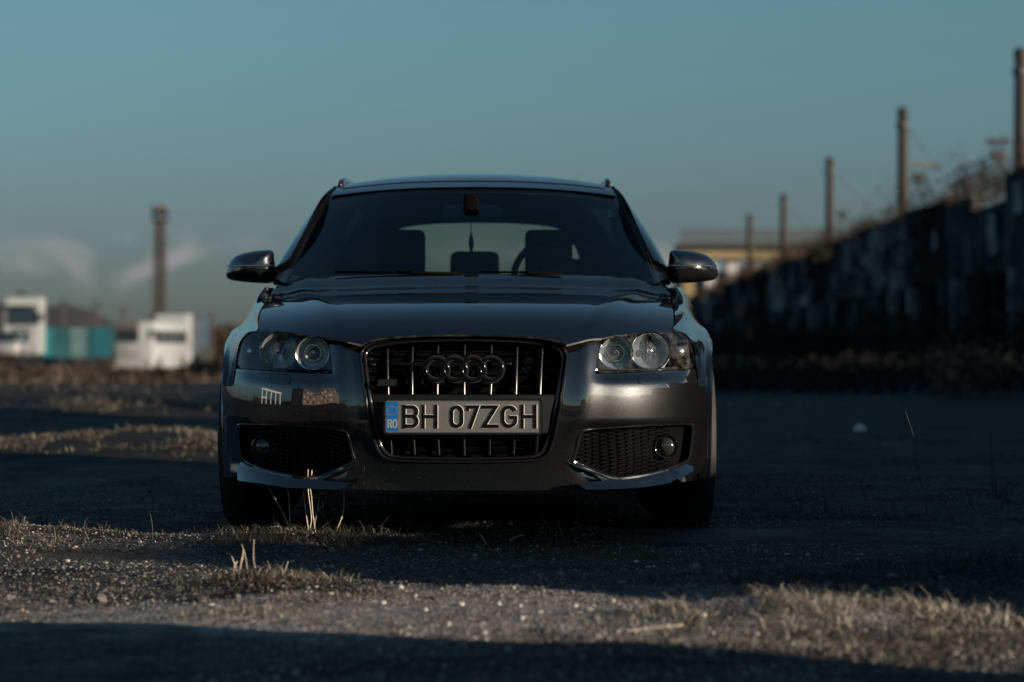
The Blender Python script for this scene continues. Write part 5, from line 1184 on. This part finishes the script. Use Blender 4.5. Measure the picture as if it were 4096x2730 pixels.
lorry(9, 91, 683, 826, 158, 2.2, 'white lorry cab with a high roof, leftmost at the edge of the yard', .03, (.55, .82))
lorry(353, 427, 722, 842, 150, 2.2, 'white lorry cab in front of a blue trailer, right of the white bus', -.05, (.36, .51), False)
def trailer(xd0, xd1, yt, yb, Y, L, m, label, rz, strips=()):
    a, b = W(xd0, yt, Y), W(xd1, yb, Y); w = b.x - a.x; h = a.z - b.z; o = empty('trailer', ((a.x + b.x) / 2, Y, b.z), rz, label, 'trailer')
    MB().box((0, L / 2, h * .58), (w, L, h * .84), 0, .04).build('tarpaulin_box', m, o)
    MB().box((0, L / 2, h * .145), (w * .98, L * .98, .12)).build('chassis', dk, o)
    for i, (s0, s1, mm) in enumerate(strips): MB().box((w * (s0 + s1) / 2, -.02, h * .58), (w * (s1 - s0), .03, h * .80)).build('side_panel', mm, o)
    for k in range(max(2, int(w / 1.4))): MB().lathe([(.001, -.12), (.3, -.12), (.46, -.1), (.46, .1), (.001, .12)], (-w * .42 + k * w * .84 / max(1, int(w / 1.4) - 1 if int(w / 1.4) > 2 else 1), .1, .46), 'y', 18).build('wheel', dk, o, 40)
    return o
trailer(90, 268, 752, 836, 170, 2.5, teal, 'long teal tarpaulin trailer parked sideways between the white lorry and bus', 0, ((.18, .42, blue_d), (-.1, .1, mat('faded_print', (.10, .19, .19), .6, var=.4, vscale=1.2)), (-.46, -.34, mat('deep_teal', (.01, .16, .19), .6))))
trailer(426, 472, 728, 832, 155, 9, blue_c, 'blue grey tarpaulin trailer right of the white lorry, before the dark trees', .10, ((-.3, .3, mat('faded_lettering', (.10, .125, .15), .6, var=.6, vscale=3)),))
# white bus
a, b = W(262, 736, 140), W(352, 856, 140); w, h = b.x - a.x, a.z - b.z; bus = empty('bus', ((a.x + b.x) / 2, 140, b.z), -.10, 'white bus with wide black windscreen parked facing the yard', 'bus')
MB().box((0, 4.5, h * .52), (w, 9, h * .90), 0, .10).build('body', white, bus, 40)
MB().box((-.17 * w, -.03, h * .70), (w * .60, .08, h * .23), 0, .02).build('windscreen', dark_g, bus); MB().box((-.17 * w, -.05, h * .90), (w * .62, .10, h * .14), 0, .02).build('roof_band', mat('dusty_visor', (.10, .085, .08), .7), bus)
MB().box((-.10 * w, -.05, h * .35), (w * .62, .04, h * .03)).build('trim_strip', mat('grey_trim', (.22, .22, .2), .5), bus)
MB().box((0, -.05, h * .10), (w * .98, .16, h * .10), 0, .03).build('bumper', white, bus)
for sx in (-1, 1):
    MB().box((sx * w * .38, -.04, h * .2), (w * .14, .06, h * .07), 0, .02).build('headlight', lampg, bus)
    MB().box((sx * (w / 2 + .14), -.12, h * .74), (.14, .1, h * .16), 0, .02).tube([(sx * w * .49, .02, h * .9), (sx * (w / 2 + .14), -.12, h * .8)], .02).build('wing_mirror', dk, bus)
    for yy_ in (1.6, 7.4): MB().lathe([(.001, -.14), (.3, -.14), (.46, -.12), (.46, .12), (.001, .14)], (sx * (w / 2 - .10), yy_, .45), 'x', 20).build('wheel', dk, bus, 40)
for k in range(5): MB().box((w / 2 + .005, 1.2 + k * 1.6, h * .68), (.04, 1.35, h * .24)).build('side_window', dark_g, bus)
# small parked car low between them, and a dark van
pc = empty('small_car', (*W(25, 800, 120).xy, W(25, 828, 120).z), 0, 'pale small car half hidden by brush below the leftmost lorry', 'car')
MB().sbox((0, 0, .55), (1.7, 3.8, .75), .4).build('body', mat('silver_paint', (.45, .45, .44), .3, .6), pc, True)
MB().sbox((0, .3, 1.05), (1.4, 2.0, .75), .5).build('cabin', dark_g, pc, True)
for sx in (-1, 1):
    MB().sbox((sx * .6, -1.82, .6), (.3, .1, .14), .5).build('headlight', lampg, pc, True)
    for y_ in (-1.2, 1.2): MB().lathe([(.001, -.1), (.3, -.1), (.3, .1), (.001, .1)], (sx * .75, y_, .3), 'x', 16).build('wheel', dk, pc, 40)
# lattice floodlight mast
Yl = 175.0; a = W(366, 480, Yl); b = W(368, 832, Yl); hgt = a.z - b.z; lm = empty('lattice_mast', (b.x, Yl, b.z), 0, 'tall lattice mast with lamp cluster on top, standing behind the white vehicles', 'mast')
rust = mat('rusty_steel', (.05, .043, .040), .75, var=.4, vscale=2); w0, w1 = .46, .33
for sx in (-1, 1):
    for sy in (-1, 1): MB().tube([(sx * w0, sy * w0, 0), (sx * w1, sy * w1, hgt * .93)], .075, 5).build('leg', rust, lm)
br_ = MB(); n = 30
for k in range(n):
    z0, z1 = hgt * .93 * k / n, hgt * .93 * (k + 1) / n; wa = w0 + (w1 - w0) * k / n; wb = w0 + (w1 - w0) * (k + 1) / n
    for (sx, sy, tx, ty) in ((-1, -1, 1, -1), (1, -1, 1, 1), (1, 1, -1, 1), (-1, 1, -1, -1)):
        br_.tube([(sx * wa, sy * wa, z0), (tx * wb, ty * wb, z1)], .05, 4, False); br_.tube([(sx * wb, sy * wb, z1), (tx * wb, ty * wb, z1)], .05, 4, False)
o = br_.build('bracing', rust, lm)
MB().box((0, 0, hgt * .93), (1.35, 1.35, .15)).build('platform', rust, lm)
for k in range(8):
    t = k * math.pi / 4; MB().box((.42 * math.cos(t), .42 * math.sin(t), hgt * .93 + .45 + .4 * (k % 2)), (.38, .3, .36), t, .03).build('floodlight', dk, lm)
MB().tube([(0, 0, hgt * .93), (0, 0, hgt * 1.0)], .07).build('top_pole', rust, lm)
# thin distant poles
for xd, yt, lab in ((222, 690, 'thin grey pole above the teal trailer'), (284, 702, 'thin grey pole above the white bus'), (487, 714, 'thin pole over the dark trees by the blue trailer'), (50, 662, 'short flue pole rising behind the leftmost lorry'), (145, 684, 'thin pole right of the leftmost lorry'), (352, 712, 'short pole with crosspiece beside the lattice mast')):
    p = W(xd, yt, 190); b = W(xd, 826, 190); q = empty('distant_pole', (p.x, 190, b.z), 0, lab, 'pole')
    MB().tube([(0, 0, 0), (0, 0, p.z - b.z)], [.14, .10], 6).build('shaft', rust, q); MB().box((0, 0, p.z - b.z - .5), (1.1, .12, .12)).build('crossarm', rust, q)

# ------------------------------------------------------------------ retaining wall and railway line on the right
concrete = mat('stained_concrete', (.075, .075, .075), .95, spec=.1, col2=(.014, .013, .012), vscale=.5, bump=.4, bscale=6, detail=8); conc_l = mat('pale_concrete', (.32, .32, .315), .9, spec=.1, col2=(.04, .04, .04), vscale=.7); conc_d = mat('dark_concrete', (.018, .017, .016), .95, spec=.05, var=.5, vscale=.6)
C0 = 15.0; wx = lambda Y: C0 + .0204 * Y
wall = empty('retaining_wall', (0, 0, 0), 0, 'long dark concrete loading platform wall receding on the right below the railway masts', 'wall')
random.seed(5); prev = 52
while prev < 300:
    L = 5.8; y0, y1 = prev, prev + L; x0, x1 = wx(y0), wx(y1); ang = math.atan2(y1 - y0, x1 - x0)
    cx, cy = (x0 + x1) / 2, (y0 + y1) / 2; dx = random.uniform(-.10, .10); top = 6.5 + random.choice((.05, -.05, -.15, -.4, -.9))
    m_ = random.choice([concrete, concrete, conc_l, conc_d]); 
    MB().box((cx + dx, cy, (top + 3.2) / 2), (L - .12, .45, top - 3.2), ang, 0).build('panel', m_, wall)
    MB().box((cx + .7, cy, 1.5), (L, .3, 3.6), ang).build('back_panel', conc_d, wall)
    for q in (0, .5): 
        yy_ = y0 + L * q + .6; MB().box((wx(yy_) - .15, yy_, 1.5), (.55, .60, 3.5), ang).build('pillar', random.choice([concrete, conc_l, conc_d]), wall)
    if random.random() < .8: MB().box((cx - .30, cy + random.uniform(-1.5, 1.5), random.uniform(3.9, 5.6)), (random.uniform(1, 2.6), .12, random.uniform(.7, 1.7)), ang).build('patch_panel', conc_l, wall)
    prev = y1
MB().add([(wx(52) + .3, 52, 5.70), (wx(300) + .3, 300, 5.70), (wx(300) + 14, 300, 5.70), (wx(52) + 14, 52, 5.70), (wx(52) + .3, 52, 0), (wx(300) + .3, 300, 0), (wx(300) + 14, 300, 0), (wx(52) + 14, 52, 0)], [(0, 3, 2, 1), (0, 1, 5, 4), (1, 2, 6, 5), (2, 3, 7, 6), (3, 0, 4, 7)]).build('platform_body', conc_d, wall)
# plants: dark bushes hiding the foot of the wall and dry shrubs on its top
random.seed(9); cs = []
Y = 50
while Y < 300:
    h = random.uniform(.8, 2.0) * (1 + .2 * math.sin(Y * .4)); cs.append((wx(Y) - random.uniform(.8, 2.4), Y, h * .5, 1.7, 1.8, h * .8)); Y += random.uniform(1.2, 2.6)
o = foliage('wall_undergrowth', cs, 300, .10, evergreen); tag(o, 'dark undergrowth along the foot of the wall on the right', 'undergrowth', kind='stuff')
cs = []; Y = 56
while Y < 290:
    h = random.uniform(.25, 1.25) + (1.1 if random.random() < .16 else 0); cs.append((wx(Y) + random.uniform(-.4, .8), Y, 6.15 + h * .35, .9, 1.0, h * .85)); Y += random.uniform(.6, 1.5)
o = foliage('wall_top_shrubs', cs, 200, .06, brush, None, (.0, .45)); tag(o, 'dry shrubs and weeds along the top of the wall', 'shrubs', kind='stuff')
cs = []
for k in range(60):
    Y = random.uniform(60, 230); cs.append((wx(Y) - .45, Y, random.uniform(3.0, 6.2), .35, random.uniform(.5, 1.8), random.uniform(.5, 1.6)))
o = foliage('wall_ivy', cs, 230, .08, evergreen); tag(o, 'dark ivy hanging over the concrete wall', 'ivy', kind='stuff')
cs = []
for k in range(150):
    Y = random.uniform(34, 58); x = random.uniform(.035, .25) * Y; h = random.uniform(.25, .75); cs.append((x, Y, h * .3, 1.3, 1.2, h * .55))
o = foliage('dark_scrub', cs, 160, .05, evergreen, None, (.0, .8)); tag(o, 'low dark scrub on the shaded ground before the wall on the right', 'scrub', kind='stuff')
# catenary masts
mast_c = mat('mast_concrete', (.030, .024, .020), .8, var=.4, vscale=1.5, bump=.2, bscale=5); steel = mat('grey_steel', (.06, .065, .065), .7)
for i, (xd, yt, wpx, lab) in enumerate(((2345, 136, 30, 'concrete railway mast cut by the right edge of the picture'), (2075, 266, 26, 'tallest complete concrete railway mast, with strut and bracket arm'), (1907, 376, 20.5, 'third concrete railway mast from the right, with slanting strut'), (1801, 458, 17, 'concrete railway mast standing over the middle of the overpass'), (1723, 503, 15, 'smallest railway mast, left of the others over the overpass'))):
    Y = (C0 + 1.2) * FPX / (xd - 1290.1); p = W(xd, yt, Y); o = empty('catenary_mast', (p.x, Y, 5.6), 0, lab, 'mast', 'railway masts on the wall'); hh = p.z - 5.6; w = wpx / FPX * Y
    MB().tube([(0, 0, 0), (0, 0, hh)], [w * .54, w * .44], 14).build('pole', mast_c, o, True); MB().lathe([(w * .44, 0), (w * .50, .03), (w * .5, .30), (w * .3, .42), (.001, .45)], (0, 0, hh - .02), 'z', 14).build('cap', mast_c, o, 40)
    MB().lathe([(w * .50, -.12), (w * .62, -.1), (w * .62, .1), (w * .50, .12)], (0, 0, hh - .45), 'z', 14).build('clamp', steel, o, 40)
    if i in (1, 2, 3):
        za = hh - (2.25 if i == 1 else 2.4); ln = 1.9 if i == 1 else 2.6
        MB().tube([(.1, 0, za), (ln, 1.2, za - .05)], .10 if i == 1 else .05, 6).build('bracket_arm', steel, o); MB().tube([(.15, 0, hh - .45), (ln - .2, 1.1, za + .05)], .035, 6).build('strut', steel, o)
        MB().box((ln - .1, 1.2, za - .02), (.36, .3, .22), 0, .03).build('arm_end', steel, o)
        if i < 3: 
            MB().box((.85, .6, za - .62), (.62, .4, .34), 0, .04).tube([(.60, .6, za - .1), (.60, .6, za - .5)], .02).tube([(1.1, .6, za - .1), (1.1, .6, za - .5)], .02).tube([(.85, .6, za - .78), (.85, .6, za - 1.15)], [.16, .05], 8).build('insulator_set', dk, o)
# safety rails and small signal gear on the wall top near the right edge
for k, (xa, xb, yt) in enumerate(((2180, 2222, 412), (2222, 2262, 398), (2262, 2302, 380))):
    Y0_ = C0 * FPX / (xa - 1290.1); Y1_ = C0 * FPX / (xb - 1290.1); o = empty('guard_rail', (wx(Y0_), Y0_, 6.4), 0, ('guard rail section on the wall top furthest from the right edge', 'middle guard rail section on the wall top', 'guard rail section nearest the right edge')[k], 'railing', 'guard rails on the wall')
    d = Vector((wx(Y1_) - wx(Y0_), Y1_ - Y0_, 0))
    for t in (0, 1): MB().tube([d * t, d * t + Vector((0, 0, .95))], .04).build('post', steel, o)
    for z in (.5, .95): MB().tube([Vector((0, 0, z)), d + Vector((0, 0, z))], .035).build('rail', steel, o)
p = W(2305, 322, 78); o = empty('signal_post', (p.x, 78.5, 6.3), 0, 'small trackside signal frame left of the mast at the right edge', 'signal'); hh = p.z - 6.3
for sx in (-.22, .12): MB().tube([(sx, 0, 0), (sx, 0, hh)], .035).build('leg', steel, o)
MB().box((-.05, 0, hh), (.66, .3, .16)).build('crosspiece', dk, o); MB().box((-.05, 0, hh * .55), (.42, .25, .3), 0, .03).build('signal_box', dk, o)
# wires
wm_ = mat('wire', (.05, .05, .05), .6); 
ys_ = [(C0 + 1.2) * FPX / (xd - 1290.1) for xd in (2345, 2075, 1907, 1801)]
for k, (dx, dz) in enumerate(((1.4, 8.55),)):
    o = MB()
    pts = []
    for i in range(3):
        for t in np.linspace(0, 1, 8, endpoint=i == 2): Y = ys_[i] + (ys_[i + 1] - ys_[i]) * t; pts.append((wx(Y) + 1.2 + dx, Y, dz - .35 * 4 * t * (1 - t)))
    tag(o.tube(pts, .012, 4).build('contact_wire', wm_), 'thin overhead wire strung between the railway masts', 'wire')
# overpass crossing behind the masts
Yo = 262; o = empty('overpass', (*W(1715, 700, Yo).xy, 0), 0, 'far railway overpass with yellow girder, railing and pale piers between mirror and wall', 'bridge')
X0_, X1_ = W(1558, 0, Yo).x - W(1715, 0, Yo).x, W(1960, 0, Yo).x - W(1715, 0, Yo).x; zt_, zb_ = W(0, 573, Yo).z, W(0, 597, Yo).z
ochre = mat('ochre_girder', (.27, .21, .11), .7, var=.4, vscale=.6); pale = mat('pale_pier', (.75, .76, .78), .8, col2=(.35, .33, .31), vscale=.5)
MB().box(((X0_ + X1_) / 2, 0, (zt_ + zb_) / 2), (X1_ - X0_, 5, zt_ - zb_)).build('girder', ochre, o); MB().box(((X0_ + X1_) / 2, -.2, zt_ + .25), (X1_ - X0_ + .6, 6, .5)).build('deck_edge', dk, o)
for k in range(int((X1_ - X0_) / .55)): MB().box((X0_ + .2 + k * .55, -2.6, zt_ + 1.2), (.14, .12, 1.5)).build('railing_post', rust, o)
for z in (.7, 1.3, 1.9): MB().box(((X0_ + X1_) / 2, -2.6, zt_ + z), (X1_ - X0_, .14, .16)).build('rail', rust, o)
for k in range(8): MB().box((X0_ + 1 + k * 2.4, 0, zb_ / 2), (random.uniform(.7, 1.3), 3, zb_), 0, .05).build('pier', random.choice([pale, pale, ochre]), o)
MB().box(((X0_ + X1_) / 2, 6, zb_ * .45), (X1_ - X0_, .4, zb_ * .9)).build('abutment_wall', mat('pinkish_wall', (.50, .46, .46), .85, var=.4, vscale=.4), o)
# small brick-coloured cabin low in front of the wall, catching a little light
p = W(1700, 745, 150); o = empty('trackside_post', (p.x, 150, 0), 0, 'rusty marker post with two plates in front of the dark wall', 'post'); MB().tube([(0, 0, 0), (0, 0, 3.2)], .07).build('shaft', rust, o)
MB().box((0, -.1, 2.9), (.42, .05, .7)).build('plate', mat('rusty_plate', (.28, .14, .08), .8), o); MB().box((.55, -.1, 1.55), (.34, .05, .9)).build('plate', mat('rusty_plate_dark', (.18, .10, .06), .8), o)
# dry bushes in the shade at the right, in front of the wall foot
for xd, yd, r_, lab in ((2195, 890, .45, 'small dry bush, left one of the pair before the dark wall'), (2250, 880, .6, 'wider dry bush, right one of the pair before the dark wall')):
    Y = 32; p = W(xd, yd, Y); b = foliage('crown', [(0, 0, .35, r_, r_, .40)], 380, .05, brush, None, (.2, 1)); o = empty('dry_bush', (p.x, Y, 0), 0, lab, 'bush'); b.parent = o
    MB().tube([(0, 0, 0), (.03, 0, .3)], [.02, .01]).build('trunk', stalk_d, o)

# ------------------------------------------------------------------ out of frame: sheds added to shade the yard, and what mirrors in the paint
sheet = mat('shade_shed_sheeting', (.16, .15, .14), .7, var=.3, vscale=1); roofm = mat('shed_roof', (.10, .09, .085), .7)
for k, (y0, y1, h, lab) in enumerate(((9.6, 13.2, 5.2, 'tall grey shed added out of view for shade, nearest the car'), (13.4, 15.4, 3.0, 'low added shade shed between the nearest and the middle tall one'), (15.6, 19.6, 5.4, 'middle tall grey shed added out of view for shade'), (19.8, 22.4, 3.0, 'low added shade shed before the long hall'), (22.6, 44, 3.6, 'long grey hall added out of view for shade'))):
    o = empty('shade_shed', (12.8, (y0 + y1) / 2, 0), 0, lab, 'shed', 'unseen sheds added for shade on the right'); L = y1 - y0
    MB().box((0, 0, h / 2), (2.4, L, h)).build('wall', sheet, o); MB().add([(-1.3, -L / 2, h), (1.3, -L / 2, h), (1.3, L / 2, h), (-1.3, L / 2, h), (0, -L / 2, h + .3), (0, L / 2, h + .3)], [(0, 1, 4), (2, 3, 5), (0, 4, 5, 3), (1, 2, 5, 4), (0, 3, 2, 1)]).build('roof', roofm, o)
    MB().box((-1.22, 0, h * .38), (.08, min(3.2, L * .6), h * .7)).build('door', dk, o)
# blocks behind the camera seen as reflections in the bumper
brown = mat('brown_render', (.24, .17, .14), .85, var=.25, vscale=.3); glow = mat('pale_window', (.55, .52, .48), .3)
def block(x, y, w, d, h, rz, floors, cols, mm, label):
    o = empty('apartment_block', (x, y, 0), rz, label, 'building'); MB().box((0, 0, h / 2), (w, d, h)).build('wall', mm, o); MB().box((0, 0, h + .2), (w + .6, d + .6, .4)).build('roof', roofm, o)
    for f in range(floors):
        for c in range(cols): MB().box((-w / 2 + w * (c + .5) / cols, d / 2 + .03, h * (f + .55) / floors), (w / cols * .42, .1, h / floors * .45)).build('window', glow if (f * 7 + c * 3) % 5 < 3 else dark_g, o)
block(-70, -42, 52, 12, 15, R(-120), 3, 9, brown, 'brown four storey block behind the yard, long side to the car')
block(48, -70, 60, 12, 8, R(140), 2, 10, conc_d, 'low dark works building behind the yard on the sunny side')
p = empty('white_frame', (-62, 5, 0), R(-95), 'white steel portal frame standing left behind the yard', 'frame'); wf = mat('white_steel', (.75, .75, .72), .5)
for k in range(5): MB().box((-10 + k * 5, 0, 4), (1.0, 1.0, 8)).build('column', wf, p)
MB().box((0, 0, 8.6), (22, 1.2, 1.3)).build('beam', wf, p); MB().box((-7.5, 0, 3.6), (5, .8, 1.0)).build('beam', wf, p)
cs = []
for k in range(90):
    a = random.uniform(-205, 25); r_ = random.uniform(120, 170); h = random.uniform(3, 7.5); cs.append((r_ * math.cos(R(a)), r_ * math.sin(R(a)), h * .45, random.uniform(5, 9), 5, h * .6))
o = foliage('surrounding_woods', cs, 160, .9, brush, None, (0, .6)); tag(o, 'belt of bare trees around the far side of the yard', 'woods', kind='stuff')
